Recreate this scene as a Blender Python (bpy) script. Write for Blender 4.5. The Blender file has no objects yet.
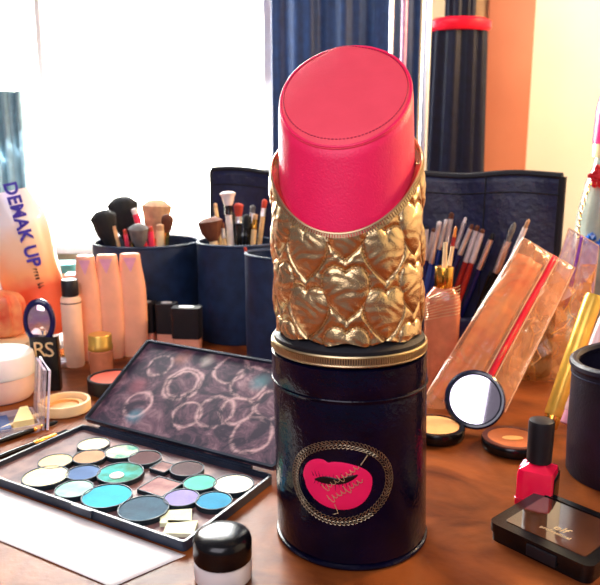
import bpy, bmesh, math, random
import numpy as np
from mathutils import Vector, Matrix, Quaternion
random.seed(7)
C = bpy.context.scene.collection
R = math.radians
PI = math.pi

# ---------------------------------------------------------------- camera, world, lights, exposure
cam_d = bpy.data.cameras.new('camera'); cam = bpy.data.objects.new('camera', cam_d); C.objects.link(cam)
bpy.context.scene.camera = cam
cam.location = (0, 0, .2485); cam.rotation_euler = (R(90 - 11.43), 0, 0)
cam_d.sensor_fit = 'HORIZONTAL'; cam_d.sensor_width = 36; cam_d.lens = 40.8
cam_d.clip_start = .01; cam_d.clip_end = 60
cam_d.dof.use_dof = True; cam_d.dof.focus_distance = .47; cam_d.dof.aperture_fstop = 16

vs = bpy.context.scene.view_settings
vs.view_transform = 'Standard'; vs.look = 'None'; vs.gamma = 1; vs.use_curve_mapping = False
vs.exposure = .5

w = bpy.data.worlds.new('world'); bpy.context.scene.world = w; w.use_nodes = True
w.node_tree.nodes['Background'].inputs[0].default_value = (.78, .70, .82, 1)
w.node_tree.nodes['Background'].inputs[1].default_value = .17

def area(name, loc, target, size, power, col, size_y=None):
    d = bpy.data.lights.new(name, 'AREA'); d.energy = power; d.color = col; d.size = size
    if size_y: d.shape = 'RECTANGLE'; d.size_y = size_y
    o = bpy.data.objects.new(name, d); C.objects.link(o); o.location = loc
    o.rotation_euler = (Vector(target) - Vector(loc)).to_track_quat('-Z', 'Y').to_euler()
    return o
area('window_daylight', (-.40, 1.60, .62), (-.05, .4, .0), .70, 20, (.90, .95, 1), .9)
area('warm_room_lamp', (1.05, .95, .75), (.3, .6, 0), .22, 12, (1, .60, .28))
area('fill_behind_camera', (-.30, -.50, 1.0), (.10, .5, .1), 1.0, 9.5, (.95, .90, 1))  # unseen fill added behind the camera; also whitens the compact's mirror
area('wall_lamp', (1.0, 1.3, .9), (.85, 1.75, .35), .25, 5.5, (1, .93, .80))

# ---------------------------------------------------------------- materials
def lin(h):
    h = h.lstrip('#'); v = [int(h[i:i+2], 16) / 255 for i in (0, 2, 4)]
    return tuple(x / 12.92 if x <= .04045 else ((x + .055) / 1.055) ** 2.4 for x in v) + (1,)
def mat(name, col, rough=.5, metal=0, var=.12, vscale=60, bump=0, bscale=400, coat=0, trans=0, emit=None, alpha=1, sss=0, col2=None, ior=1.45, bdist=.0006, spec=.5):
    """one principled shader whose colour wanders between two tones by noise, with noise bump"""
    m = bpy.data.materials.new(name); m.use_nodes = True
    nt = m.node_tree; N = nt.nodes; L = nt.links; b = N['Principled BSDF']
    c = lin(col) if isinstance(col, str) else col
    tc = N.new('ShaderNodeTexCoord')
    n = N.new('ShaderNodeTexNoise'); n.inputs['Scale'].default_value = vscale; n.inputs['Detail'].default_value = 5
    L.new(tc.outputs['Object'], n.inputs['Vector'])
    rp = N.new('ShaderNodeValToRGB'); L.new(n.outputs['Fac'], rp.inputs['Fac'])
    rp.color_ramp.elements[0].position = .35; rp.color_ramp.elements[1].position = .65
    c2 = (lin(col2) if isinstance(col2, str) else col2) if col2 else tuple(min(1, x * (1 + var)) for x in c[:3]) + (1,)
    c1 = c if col2 else tuple(x * (1 - var) for x in c[:3]) + (1,)
    rp.color_ramp.elements[0].color = c1; rp.color_ramp.elements[1].color = c2
    L.new(rp.outputs['Color'], b.inputs['Base Color'])
    b.inputs['Roughness'].default_value = rough; b.inputs['Metallic'].default_value = metal
    b.inputs['Coat Weight'].default_value = coat; b.inputs['Coat Roughness'].default_value = .05
    b.inputs['Transmission Weight'].default_value = trans; b.inputs['IOR'].default_value = ior
    b.inputs['Alpha'].default_value = alpha; b.inputs['Specular IOR Level'].default_value = spec
    if sss: b.inputs['Subsurface Weight'].default_value = sss; b.inputs['Subsurface Scale'].default_value = .004
    if emit: b.inputs['Emission Color'].default_value = c; b.inputs['Emission Strength'].default_value = emit
    if bump:
        n2 = N.new('ShaderNodeTexNoise'); n2.inputs['Scale'].default_value = bscale; n2.inputs['Detail'].default_value = 3
        L.new(tc.outputs['Object'], n2.inputs['Vector'])
        bp = N.new('ShaderNodeBump'); bp.inputs['Strength'].default_value = bump; bp.inputs['Distance'].default_value = bdist
        L.new(n2.outputs['Fac'], bp.inputs['Height']); L.new(bp.outputs['Normal'], b.inputs['Normal'])
    return m

def plastic_film(name, tint, fac=.35, rough=.15, wrinkle=.6, wscale=30):
    """thin clear film: see-through with a share of glossy and milky surface"""
    m = bpy.data.materials.new(name); m.use_nodes = True
    nt = m.node_tree; N = nt.nodes; L = nt.links; N.remove(N['Principled BSDF']); out = N['Material Output']
    t = N.new('ShaderNodeBsdfTransparent'); t.inputs[0].default_value = (1, .96, .90, 1)
    p = N.new('ShaderNodeBsdfPrincipled'); p.inputs['Base Color'].default_value = lin(tint); p.inputs['Roughness'].default_value = rough
    p.inputs['Specular IOR Level'].default_value = 1
    tc = N.new('ShaderNodeTexCoord'); n = N.new('ShaderNodeTexNoise'); n.inputs['Scale'].default_value = wscale; n.inputs['Detail'].default_value = 6
    n.inputs['Distortion'].default_value = 1.2
    L.new(tc.outputs['Object'], n.inputs['Vector'])
    bp = N.new('ShaderNodeBump'); bp.inputs['Strength'].default_value = wrinkle; bp.inputs['Distance'].default_value = .004
    L.new(n.outputs['Fac'], bp.inputs['Height']); L.new(bp.outputs['Normal'], p.inputs['Normal'])
    mr = N.new('ShaderNodeMapRange'); mr.inputs[1].default_value = .3; mr.inputs[2].default_value = .75
    mr.inputs[3].default_value = fac * .6; mr.inputs[4].default_value = min(1, fac * 1.5)
    L.new(n.outputs['Fac'], mr.inputs[0])
    mx = N.new('ShaderNodeMixShader'); L.new(mr.outputs[0], mx.inputs[0]); L.new(t.outputs[0], mx.inputs[1]); L.new(p.outputs[0], mx.inputs[2])
    L.new(mx.outputs[0], out.inputs['Surface'])
    return m

M = {}
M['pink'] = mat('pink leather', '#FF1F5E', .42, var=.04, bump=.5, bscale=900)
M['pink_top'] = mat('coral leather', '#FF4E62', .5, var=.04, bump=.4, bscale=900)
M['pink_thread'] = mat('dark pink thread', '#A81640', .6)
M['patent'] = mat('black patent leather', '#07061E', .12, var=.3, coat=0, bump=.45, bscale=330, bdist=.0009, spec=.28)
M['black_fabric'] = mat('black band fabric', '#0A0A14', .6, bump=.4)
M['gold'] = mat('gold quilted leather', '#DBBD8C', .27, metal=1, var=.12, vscale=45, bump=.5, bscale=1100, bdist=.0005)
M['zip_gold'] = mat('gold zipper metal', '#CDB88E', .38, metal=1, var=.15)
M['stitch_gold'] = mat('gold thread', '#C79C6C', .5, metal=.6)
M['lip_pink'] = mat('hot pink print', '#FF1A62', .45, var=.08, bump=.1)
M['lip_dark'] = mat('dark print', '#14060E', .4)
M['black'] = mat('black plastic', '#0B0A0C', .22, var=.2)
M['black_matte'] = mat('black matte plastic', '#17151A', .45, var=.2)
M['navy_nylon'] = mat('dark navy nylon', '#121B3A', .55, var=.25, bump=.5, bscale=500, spec=.4)
M['cup_cloth'] = mat('dark blue cup fabric', '#12294A', .6, var=.25, bump=.4, bscale=600)
M['roll_cloth'] = mat('brush roll nylon', '#10153A', .42, var=.25, bump=.6, bscale=120, bdist=.002)
M['chrome'] = mat('silver metal', '#F0F0F4', .28, metal=1, var=.05)
M['gold_metal'] = mat('gold metal', '#E8B050', .22, metal=1, var=.06)
M['silver_soft'] = mat('brushed silver', '#E8E4E6', .4, metal=.6, var=.1)
M['peach'] = mat('peach foundation plastic', '#FBB492', .38, var=.05, sss=.15)
M['peach_pale'] = mat('pale peach plastic', '#F8CDB0', .35, var=.05, sss=.1)
M['skin_glass'] = mat('glass filled with beige foundation', '#E9A084', .12, var=.08, coat=1)
M['pink_print'] = mat('pink triangle print', '#F0A6BE', .4)
M['glass'] = mat('clear glass', '#FFFFFF', .03, trans=1, var=0)
M['frost'] = mat('frosted peach glass', '#F0946A', .18, var=.15, trans=.25, coat=.6)
M['white_plastic'] = mat('white plastic', '#F4EEF0', .3, var=.03, sss=.1)
M['cream'] = mat('cream plastic', '#F7D9A6', .4, var=.05)
M['cream_paper'] = mat('white paper', '#FBF3EE', .7, var=.03, bump=.5, bscale=40, bdist=.002)
M['coral_powder'] = mat('coral cream blush', '#E4593A', .5, var=.12)
M['beige_powder'] = mat('beige pressed powder', '#EBA75F', .7, var=.08)
M['bronze_powder'] = mat('bronzing powder', '#B8622E', .6, var=.15)
M['mirror'] = mat('mirror glass', '#EDE6F4', .03, metal=1, var=0)
M['lilac_mirror'] = mat('lilac tinted mirror', '#E2A9DD', .08, metal=.85, var=.15, vscale=50, col2='#F6E3D6')
M['red_handle'] = mat('red lacquer handle', '#A3241C', .25, coat=.6)
M['navy_handle'] = mat('navy lacquer handle', '#131A4C', .2, coat=.6)
M['blue_handle'] = mat('blue lacquer handle', '#1C3B86', .2, coat=.6)
M['wood_handle'] = mat('pale wooden handle', '#E8C28A', .4)
M['pink_handle'] = mat('pink lacquer handle', '#EE3A5C', .3)
M['white_handle'] = mat('white handle', '#F2E7DC', .3)
M['hair_black'] = mat('black bristles', '#15181C', .8, bump=1, bscale=700, var=.3)
M['hair_grey'] = mat('grey bristles', '#6D6C6C', .8, bump=1, bscale=700, var=.3)
M['hair_brown'] = mat('brown bristles', '#6B3A24', .8, bump=1, bscale=700, var=.3)
M['hair_sand'] = mat('sandy bristles', '#CDA27A', .8, bump=1, bscale=700, var=.3)
M['hair_white'] = mat('white bristles', '#F1E4DE', .8, bump=1, bscale=700, var=.1)
M['hair_red'] = mat('rust red bristles', '#C2412E', .8, bump=1, bscale=700, var=.2)
M['nail_red'] = mat('red pink nail lacquer', '#FF1446', .08, var=.03, coat=1)
M['tin'] = mat('metal pan rim', '#26323A', .5, metal=.5)
M['palette_black'] = mat('dusty black palette plastic', '#16202E', .35, var=.3, col2='#2C3546', vscale=35)
M['palette_floor'] = mat('dusty palette floor', '#4A3038', .6, col2='#8D6A66', vscale=45)
M['gold_print'] = mat('pale gold print', '#E8CFA0', .35, metal=.6)
M['gray_print'] = mat('dim print', '#8D8A80', .5)
M['blue_print'] = mat('indigo print', '#3A2FA6', .5)
M['magenta_print'] = mat('magenta print', '#B4449C', .5)
M['dark_print'] = mat('brown black print', '#3A1E1C', .5)
M['film'] = plastic_film('clear bag film', '#FFB880', .34)  # clear bag; the orange tint puts amber reflections into the colour
M['film_amber'] = plastic_film('amber crinkled film', '#FFB35A', .42, .12, 1, 22)
M['film_lilac'] = plastic_film('lilac clear film', '#D9B9DA', .5)
M['acrylic'] = plastic_film('clear acrylic', '#E8E2F2', .35, .05, .05)
M['red_zip'] = mat('red zip strip', '#F01535', .3, var=.05)
M['purple_zip'] = mat('purple zip strip', '#8A3FC0', .3, var=.05)

# ---------------------------------------------------------------- geometry helpers
def bm_new(): return bmesh.new()
def finish(name, bm, m, parent=None, smooth=40, loc=None, bevel=0, seg=2):
    if bevel:
        es = [e for e in bm.edges if len(e.link_faces) == 2 and e.calc_face_angle(0) > R(35)]
        bmesh.ops.bevel(bm, geom=es, offset=bevel, segments=seg, profile=.6, affect='EDGES', clamp_overlap=True)
    bmesh.ops.recalc_face_normals(bm, faces=bm.faces)
    me = bpy.data.meshes.new(name); bm.to_mesh(me); bm.free()
    if smooth:
        me.polygons.foreach_set('use_smooth', [True] * len(me.polygons)); me.set_sharp_from_angle(angle=R(smooth))
    me.materials.append(m)
    o = bpy.data.objects.new(name, me); C.objects.link(o)
    if parent: o.parent = parent
    if loc: o.location = loc
    return o
def thing(name, label, cat, loc=(0, 0, 0), rotz=0, group=None):
    o = bpy.data.objects.new(name, None); C.objects.link(o); o.empty_display_size = .01
    o.location = loc; o.rotation_euler = (0, 0, rotz); return tag(o, label, cat, group)
def tag(o, label, cat, group=None):
    o['label'] = label; o['category'] = cat
    if group: o['group'] = group
    return o
def struct(name, bm, m, **k):
    o = finish(name, bm, m, **k); o['kind'] = 'structure'; return o
def box(bm, c, s, rot=None):
    mtx = Matrix.Translation(c) @ (rot.to_4x4() if rot else Matrix()) @ Matrix.Diagonal((s[0], s[1], s[2], 1))
    bmesh.ops.create_cube(bm, size=1, matrix=mtx); return bm
def lathe(bm, prof, seg=48, sx=1, sy=1, cx=0, cy=0, power=2):
    """revolve (radius, z) pairs; power > 2 squares the section off"""
    rings = []
    for r, z in prof:
        if r < 1e-6: rings.append([bm.verts.new((cx, cy, z))]); continue
        ring = []
        for i in range(seg):
            a = 2 * PI * i / seg; c, s = math.cos(a), math.sin(a)
            k = (abs(c) ** power + abs(s) ** power) ** (-1 / power)
            ring.append(bm.verts.new((cx + r * sx * c * k, cy + r * sy * s * k, z)))
        rings.append(ring)
    for a, b in zip(rings, rings[1:]):
        if len(a) == 1 and len(b) == 1: continue
        for i in range(seg):
            j = (i + 1) % seg
            if len(a) == 1: bm.faces.new((a[0], b[i], b[j]))
            elif len(b) == 1: bm.faces.new((a[i], a[j], b[0]))
            else: bm.faces.new((a[i], a[j], b[j], b[i]))
    return bm
def disc_prof(r, z0, z1, bv=.0006):
    return [(0, z0), (r - bv, z0), (r, z0 + bv), (r, z1 - bv), (r - bv, z1), (0, z1)]
def tube(bm, pts, r, seg=8, closed=False, cap=True):
    pts = [Vector(p) for p in pts]; n = len(pts); rings = []
    rr = r if isinstance(r, (list, tuple)) else [r] * n
    up = Vector((0, 0, 1)); prev = None
    for i, p in enumerate(pts):
        t = (pts[(i + 1) % n] - pts[i - 1]) if closed else (pts[min(i + 1, n - 1)] - pts[max(i - 1, 0)])
        t.normalize()
        if prev is None:
            x = t.cross(up)
            if x.length < .01: x = t.cross(Vector((1, 0, 0)))
        else:
            x = prev - t * prev.dot(t)
        x.normalize(); prev = x; y = t.cross(x)
        rings.append([bm.verts.new(p + (x * math.cos(2 * PI * k / seg) + y * math.sin(2 * PI * k / seg)) * rr[i]) for k in range(seg)])
    m = n if closed else n - 1
    for i in range(m):
        a, b = rings[i], rings[(i + 1) % n]
        for k in range(seg):
            bm.faces.new((a[k], a[(k + 1) % seg], b[(k + 1) % seg], b[k]))
    if cap and not closed: bm.faces.new(rings[0]); bm.faces.new(rings[-1])
    return bm
def prism(bm, outline, z0, z1, f=None):
    f = f or (lambda x, y, z: (x, y, z))
    a = [bm.verts.new(f(x, y, z0)) for x, y in outline]; b = [bm.verts.new(f(x, y, z1)) for x, y in outline]
    n = len(outline); bm.faces.new(a[::-1]); bm.faces.new(b)
    for i in range(n): bm.faces.new((a[i], a[(i + 1) % n], b[(i + 1) % n], b[i]))
    return bm
def rrect(w, h, r, n=6, cx=0, cy=0):
    o = []
    for (sx, sy, a0) in ((1, 1, 0), (-1, 1, 90), (-1, -1, 180), (1, -1, 270)):
        for k in range(n + 1):
            a = R(a0 + 90 * k / n); o.append((cx + sx * (w / 2 - r) + r * math.cos(a), cy + sy * (h / 2 - r) + r * math.sin(a)))
    return o
def rim(bm, outer, inner, z0, z1):
    n = len(outer)
    ao = [bm.verts.new((x, y, z0)) for x, y in outer]; bo = [bm.verts.new((x, y, z1)) for x, y in outer]
    ai = [bm.verts.new((x, y, z0)) for x, y in inner]; bi = [bm.verts.new((x, y, z1)) for x, y in inner]
    for i in range(n):
        j = (i + 1) % n
        bm.faces.new((ao[i], ao[j], bo[j], bo[i])); bm.faces.new((ai[j], ai[i], bi[i], bi[j]))
        bm.faces.new((bo[i], bo[j], bi[j], bi[i])); bm.faces.new((ai[i], ai[j], ao[j], ao[i]))
    return bm
def grid(bm, f, nu, nv, closeu=False):
    """surface from f(u,v), u,v in 0..1"""
    V = [[bm.verts.new(f(i / nu, j / nv)) for j in range(nv + 1)] for i in range(nu if closeu else nu + 1)]
    for i in range(nu):
        a = V[i]; b = V[(i + 1) % nu] if closeu else V[i + 1]
        for j in range(nv): bm.faces.new((a[j], b[j], b[j + 1], a[j + 1]))
    return bm
def text_bm(s, size, f, depth=.0002, shear=0, spacing=1, align='CENTER', bold=0):
    """lettering as thin raised geometry; f maps (x, y, height) to the surface it is printed on"""
    cu = bpy.data.curves.new('lettering', 'FONT'); cu.body = s; cu.size = size; cu.align_x = align; cu.align_y = 'CENTER'
    cu.extrude = .5; cu.offset = bold; cu.shear = shear; cu.space_character = spacing; cu.resolution_u = 3
    o = bpy.data.objects.new('lettering', cu); me = bpy.data.meshes.new_from_object(o)
    bm = bmesh.new(); bm.from_mesh(me)
    for v in bm.verts: v.co = f(v.co.x, v.co.y, depth if v.co.z > 0 else 0)
    bpy.data.objects.remove(o); bpy.data.curves.remove(cu); bpy.data.meshes.remove(me)
    return bm
def marks_bm(n, width, h, f, seed=1):
    """a line of print too small to read: short uneven strokes"""
    rn_ = random.Random(seed); bm = bmesh.new(); st = width / n
    for k in range(n):
        if rn_.random() < .12: continue
        x0 = -width / 2 + k * st; w_ = st * rn_.uniform(.35, .75); hh = h * rn_.choice((.6, .6, .75, 1))
        y0 = -h / 2
        for (a, b, c, d) in ((x0, x0 + w_ * .35, y0, y0 + hh), (x0 + w_ * .35, x0 + w_, y0 + (hh * .75 if rn_.random() < .5 else 0), y0 + hh * (1 if rn_.random() < .5 else .25) + h * .05)):
            lo, hi = min(c, d), max(c, d) + h * .08
            lower = [bm.verts.new(f(x, y, 0)) for x, y in ((a, lo), (b, lo), (b, hi), (a, hi))]
            upper = [bm.verts.new(f(x, y, .00025)) for x, y in ((a, lo), (b, lo), (b, hi), (a, hi))]
            bm.faces.new(upper); bm.faces.new(lower[::-1])
            for i in range(4): bm.faces.new((lower[i], lower[(i + 1) % 4], upper[(i + 1) % 4], upper[i]))
    return bm
def copy_tree(o, parent=None):
    c = o.copy(); C.objects.link(c)
    if parent: c.parent = parent
    for ch in list(o.children): copy_tree(ch, c)
    return c
# camera-independent pinhole notes: the photograph's viewpoint, used to read where things stand on the table
F_, H_, S_, C_ = 680., .2485, math.sin(R(11.43)), math.cos(R(11.43))
def at(u, v, z=0):
    x = (u - 300) / F_; y = (292.5 - v) / F_; dz = -S_ + y * C_; dy = C_ + y * S_; t = (z - H_) / dz
    return Vector((x * t, dy * t, z))
def atY(u, v, Y):
    x = (u - 300) / F_; y = (292.5 - v) / F_; dz = -S_ + y * C_; dy = C_ + y * S_; t = Y / dy
    return Vector((x * t, Y, H_ + dz * t))

# ---------------------------------------------------------------- the room
TZ = 0.0
def wall_mat(name, a, b):
    return mat(name, a, .8, col2=b, vscale=3, bump=.2, bscale=80)
M['wall'] = wall_mat('cream painted wall', '#F0DFBE', '#F5E6C8')
M['orange_trim'] = mat('salmon brown woodwork', '#C4704A', .6, col2='#CE7C54', vscale=4)
M['tan_trim'] = mat('tan woodwork', '#B98F62', .6)
M['sill_white'] = mat('white painted sill', '#F4F1F2', .5, var=.03)
M['floor'] = mat('brown floor', '#5A3A28', .5)
WY = 1.78
bm = bm_new()                                                   # back wall with the window opening
wx0, wx1, wz0, wz1 = -1.05, -.062, .030, 1.35
for x0, x1, z0, z1 in ((-1.9, wx0, -.75, 1.75), (wx1, 1.3, -.75, 1.75), (wx0, wx1, -.75, wz0), (wx0, wx1, wz1, 1.75)):
    box(bm, ((x0 + x1) / 2, WY + .05, (z0 + z1) / 2), (x1 - x0, .1, z1 - z0))
struct('wall_back', bm, M['wall'], smooth=0)
struct('wall_right', box(bm_new(), (1.35, .6, .5), (.1, 2.5, 2.5)), M['wall'], smooth=0)
struct('floor', box(bm_new(), (-.25, .4, -.775), (3.3, 2.9, .05)), M['floor'], smooth=0)
bm = bm_new(); box(bm, (.515, WY - .015, .5), (.115, .03, 2.5)); struct('trim_1', bm, M['orange_trim'], bevel=.006)
bm = bm_new(); box(bm, (.44, WY - .010, .5), (.04, .02, 2.5)); struct('trim_2', bm, M['tan_trim'], bevel=.004)
# window
bm = bm_new()
for x0, x1, z0, z1 in ((wx0, wx0 + .03, wz0, wz1), (wx1 - .03, wx1, wz0, wz1), (wx0 + .03, wx1 - .03, wz0, wz0 + .03), (wx0 + .03, wx1 - .03, wz1 - .03, wz1), (-.66, -.645, wz0 + .03, wz1 - .03)):
    box(bm, ((x0 + x1) / 2, WY + .03, (z0 + z1) / 2), (x1 - x0, .04, z1 - z0))
win = struct('window_1', bm, M['sill_white'], smooth=0)
g = finish('glass_pane', box(bm_new(), ((wx0 + wx1) / 2, WY + .032, (wz0 + wz1) / 2), (wx1 - wx0 - .05, .003, wz1 - wz0 - .05)), plastic_film('window glass', '#FFFFFF', .04, .02, 0), win, smooth=0); g['kind'] = 'structure'
s = finish('window_sill', box(bm_new(), ((wx0 + wx1) / 2, WY - .04, wz0 - .012), (wx1 - wx0 + .06, .13, .022)), M['sill_white'], win, bevel=.003); s['kind'] = 'structure'
M['sky'] = mat('overcast sky glow', '#F4FAFF', 1, var=0, emit=14)
struct('sky_backdrop', box(bm_new(), (-.4, 2.6, .9), (3.2, .02, 2.6)), M['sky'], smooth=0)

# table
M['table'] = mat('worn brown wood', '#55250F', .36, col2='#8E4C22', vscale=13, bump=.4, bscale=130, coat=0, spec=.16)
nt = M['table'].node_tree
tex = [n for n in nt.nodes if n.type == 'TEX_NOISE'][0]; tex.inputs['Distortion'].default_value = 1.4; tex.inputs['Detail'].default_value = 9
tb = thing('makeup_table', 'worn reddish brown wooden tabletop under all the cosmetics', 'table', (0, .70, 0))
finish('table_top', prism(bm_new(), rrect(1.9, 1.44, .02), -.03, 0), M['table'], tb, bevel=.002)
for sx in (-1, 1):
    for sy in (-1, 1):
        finish('leg', box(bm_new(), (sx * .88, sy * .64, -.39), (.05, .05, .72)), M['table'], tb, bevel=.003)

# curtains by the window
def curtain(name, x0, x1, y, z0, z1, m, label, folds, amp=.012, col=None):
    bm = bm_new()
    def f(u, v):
        x = x0 + (x1 - x0) * u
        return (x, y + amp * math.sin(u * folds * 2 * PI) + amp * .4 * math.sin(u * folds * 5.3 * PI + v * 3), z0 + (z1 - z0) * v)
    grid(bm, f, 120, 20)
    o = finish(name, bm, m, smooth=80)
    sm = o.modifiers.new('thick', 'SOLIDIFY'); sm.thickness = .003
    return tag(o, label, 'curtain')
M['curtain_blue'] = mat('blue curtain cloth', '#0E2F5C', .5, var=.2)
M['curtain_grey'] = mat('grey blue curtain cloth', '#8FB0BC', .7, var=.1)
curtain('curtain', -.068, .285, 1.70, -.70, 1.5, M['curtain_blue'], 'dark blue curtain hanging beside the bright window behind the lipstick case', 3.5, .008)
curtain('curtain', -.86, -.665, 1.70, -.70, .40, M['curtain_grey'], 'pale grey blue cloth hanging at the left edge of the window', 6)

# gathered navy curtain with its red band, and rods
def gathered():
    t = thing('gathered_curtain', 'dark navy glossy curtain column gathered by a red band', 'curtain', (.345, 1.55, -.72))
    def prof(r0, r1, z0, z1, seg=90):
        bm = bm_new()
        def f(u, v):
            a = 2 * PI * u; z = z0 + (z1 - z0) * v
            r = (r0 + (r1 - r0) * v) * (1 + .10 * math.sin(9 * a) + .04 * math.sin(17 * a + 1))
            return (r * math.cos(a), r * .55 * math.sin(a), z)
        return grid(bm, f, seg, 12, True)
    m = mat('glossy navy cloth', '#090C24', .4, var=.3, spec=.25)
    zb = atY(440, 26, 1.55).z + .72
    finish('lower_drape', prof(.085, .056, 0, zb), m, t, smooth=80)
    finish('upper_drape', prof(.030, .036, zb + .012, 2.1), m, t, smooth=80)
    bm = bm_new(); lathe(bm, [(.060, zb - .012), (.067, zb - .006), (.067, zb + .008), (.058, zb + .014), (.0, zb + .014)], 40, 1, .6)
    finish('tie_band', bm, M['red_zip'], t)
gathered()
rods = [(392, .0042, 'chrome', 'thinnest silver rod in front of the dark blue curtain'), (405, .0065, 'rose', 'rosy metal rod between two silver rods behind the lipstick case'), (428, .0095, 'chrome', 'thick bright silver rod crossing the navy gathered curtain')]
M['rose'] = mat('rose metal', '#B98AA0', .3, metal=.7)
for u, r, m, lb in rods:
    x = atY(u, 90, 1.44).x
    t = thing('metal_rod', lb, 'rod', (x, 1.475, -.75), group='upright rods by the curtain')
    finish('rod', lathe(bm_new(), [(0, .012), (r, .012), (r, 2.2), (0, 2.2)], 20), M[m], t)
    finish('foot', lathe(bm_new(), [(0, 0), (r * 2.5, 0), (r * 2.5, .008), (r, .014), (0, .014)], 20), M[m], t)

# ---------------------------------------------------------------- the big lipstick-shaped case
LIP = thing('lipstick_shaped_case', 'giant lipstick shaped case with pink top, gold quilted hearts and black patent base', 'makeup case', (.035, .4215, 0))
def lean(x, y, z): return (x - .028 * z, y, z)
def cylp(r, th, z): return lean(r * math.sin(th), -r * math.cos(th), z)
# black patent body
pr = [(0, .0012), (.046, .0012), (.0485, .0022), (.0497, .006), (.0497, .05), (.0495, .085), (.0494, .1045), (.0489, .1062), (.0489, .1068), (.0499, .1082), (.0499, .118), (.0495, .1268), (.047, .1275), (.044, .1275)]
bm = lathe(bm_new(), pr, 120)
for v in bm.verts: v.co = lean(*v.co)
finish('patent_body', bm, M['patent'], LIP, smooth=50)
bm = bm_new(); tube(bm, [cylp(.0492, 2 * PI * i / 96, .0022) for i in range(96)], .0016, 8, True)
finish('bottom_piping', bm, M['patent'], LIP)
bm = bm_new(); tube(bm, [cylp(.0498, 2 * PI * i / 96, .1088) for i in range(96)], .0007, 6, True)
finish('lid_seam_piping', bm, M['patent'], LIP)
# fabric band under gold
bm = lathe(bm_new(), [(.0445, .126), (.0478, .1285), (.0478, .1375), (.0450, .1400), (.0425, .1415), (.0425, .150)], 96)
for v in bm.verts: v.co = lean(*v.co)
finish('fabric_band', bm, M['black_fabric'], LIP)
# zipper 1
def zipper(name, path, out, n_teeth, w, parent, mtl):
    """path(t) centre line on surface, out(t) outward normal: two edge cords and a row of teeth"""
    bm = bm_new(); N = 160
    for s in (-1, 1):
        tube(bm, [Vector(path(i / N, s * w * .42)) for i in range(N)], w * .14, 6, True)
    for i in range(n_teeth):
        t = i / n_teeth; p = Vector(path(t, 0)); q = Vector(path((i + .5) / n_teeth, 0)); o = Vector(out(t)).normalized()
        tt = (q - p).normalized(); up = o.cross(tt).normalized()
        rot = Matrix((tt, up, o)).transposed()
        box(bm, p + o * .0004, ((q - p).length * 1.15, w * .62, .0016), rot)
    return finish(name, bm, mtl, parent, smooth=30)
zipper('zipper', lambda t, d: cylp(.0486, 2 * PI * t, .1322 + d), lambda t: (math.sin(2 * PI * t), -math.cos(2 * PI * t), 0), 210, .0062, LIP, M['zip_gold'])
# gold opening edge
def zedge(th):
    c = math.cos(th + .20)
    return .2455 - .0405 * c ** 1.25 if c > 0 else .2455 + .030 * (-c) ** 1.2
def zbot(th):
    k = th / (2 * PI / 12)
    return .1418 + .0012 * math.cos(2 * PI * (k + .18))
def rgold(z): return .0462 + .0006 * math.sin((z - .14) / .1 * PI)
# quilted hearts
def heart_s(X, Y):
    """scale of the heart outline passing through each point"""
    lo = np.full(X.shape, 1e-3); hi = np.full(X.shape, 6.)
    for _ in range(26):
        mid = (lo + hi) / 2; x = X / mid; y = Y / mid
        inside = (x * x + y * y - 1) ** 3 - x * x * y ** 3 < 0
        hi = np.where(inside, mid, hi); lo = np.where(inside, lo, mid)
    return (lo + hi) / 2
NU, NV = 560, 150
th = (np.arange(NU) / NU) * 2 * PI
col_w = 2 * PI * .047 / 12; row_h = .0352
V0 = np.zeros((NU, NV + 1)); TH = np.zeros_like(V0)
for i, a in enumerate(th):
    aa = (a + PI) % (2 * PI) - PI
    zt, zb = zedge(aa) - .0015, zbot(aa)
    V0[i] = zb + (zt - zb) * np.arange(NV + 1) / NV; TH[i] = aa
arc = TH * .047
best = np.full(V0.shape, 9.); 
for c in range(-7, 8):
    cx = (c - .18) * col_w
    for r in range(-1, 5):
        cz = .1335 + r * row_h + (.0225 if c % 2 else 0)
        dx = arc - cx; dx = (dx + PI * .047) % (2 * PI * .047) - PI * .047
        s = heart_s(dx / .0127, (V0 - cz) / .0142 - .05)
        best = np.minimum(best, s)
puff = np.where(best < 1, np.clip(1 - best ** 2.6, 0, 1) ** .7 * .0026, np.clip((best - 1) * 5, 0, 1) * .0009)
groove = -np.exp(-((best - 1) / .045) ** 2) * .0007
rnd = np.random.RandomState(3)
wr = .00035 * np.sin(arc * 900 + 6 * np.sin(V0 * 500)) * np.clip(1.2 - best, 0, 1)
D = puff + groove + .00028 * np.sin(arc * 420 + 3 * np.sin(V0 * 310)) * np.sin(V0 * 380 + 2 * np.sin(arc * 260))
bm = bm_new(); vg = []
for i in range(NU):
    row = []
    for j in range(NV + 1):
        z = V0[i, j]; row.append(bm.verts.new(cylp(rgold(z) - .0012 + D[i, j], TH[i, j], z)))
    vg.append(row)
for i in range(NU):
    a, b = vg[i], vg[(i + 1) % NU]
    for j in range(NV): bm.faces.new((a[j], b[j], b[j + 1], a[j + 1]))
# rolled top edge
top = [vg[i][NV] for i in range(NU)]
inn = [bm.verts.new(cylp(.0415, TH[i, 0], V0[i, NV] - .001)) for i in range(NU)]
for i in range(NU): bm.faces.new((top[i], top[(i + 1) % NU], inn[(i + 1) % NU], inn[i]))
finish('quilted_sleeve', bm, M['gold'], LIP, smooth=70)
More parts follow.
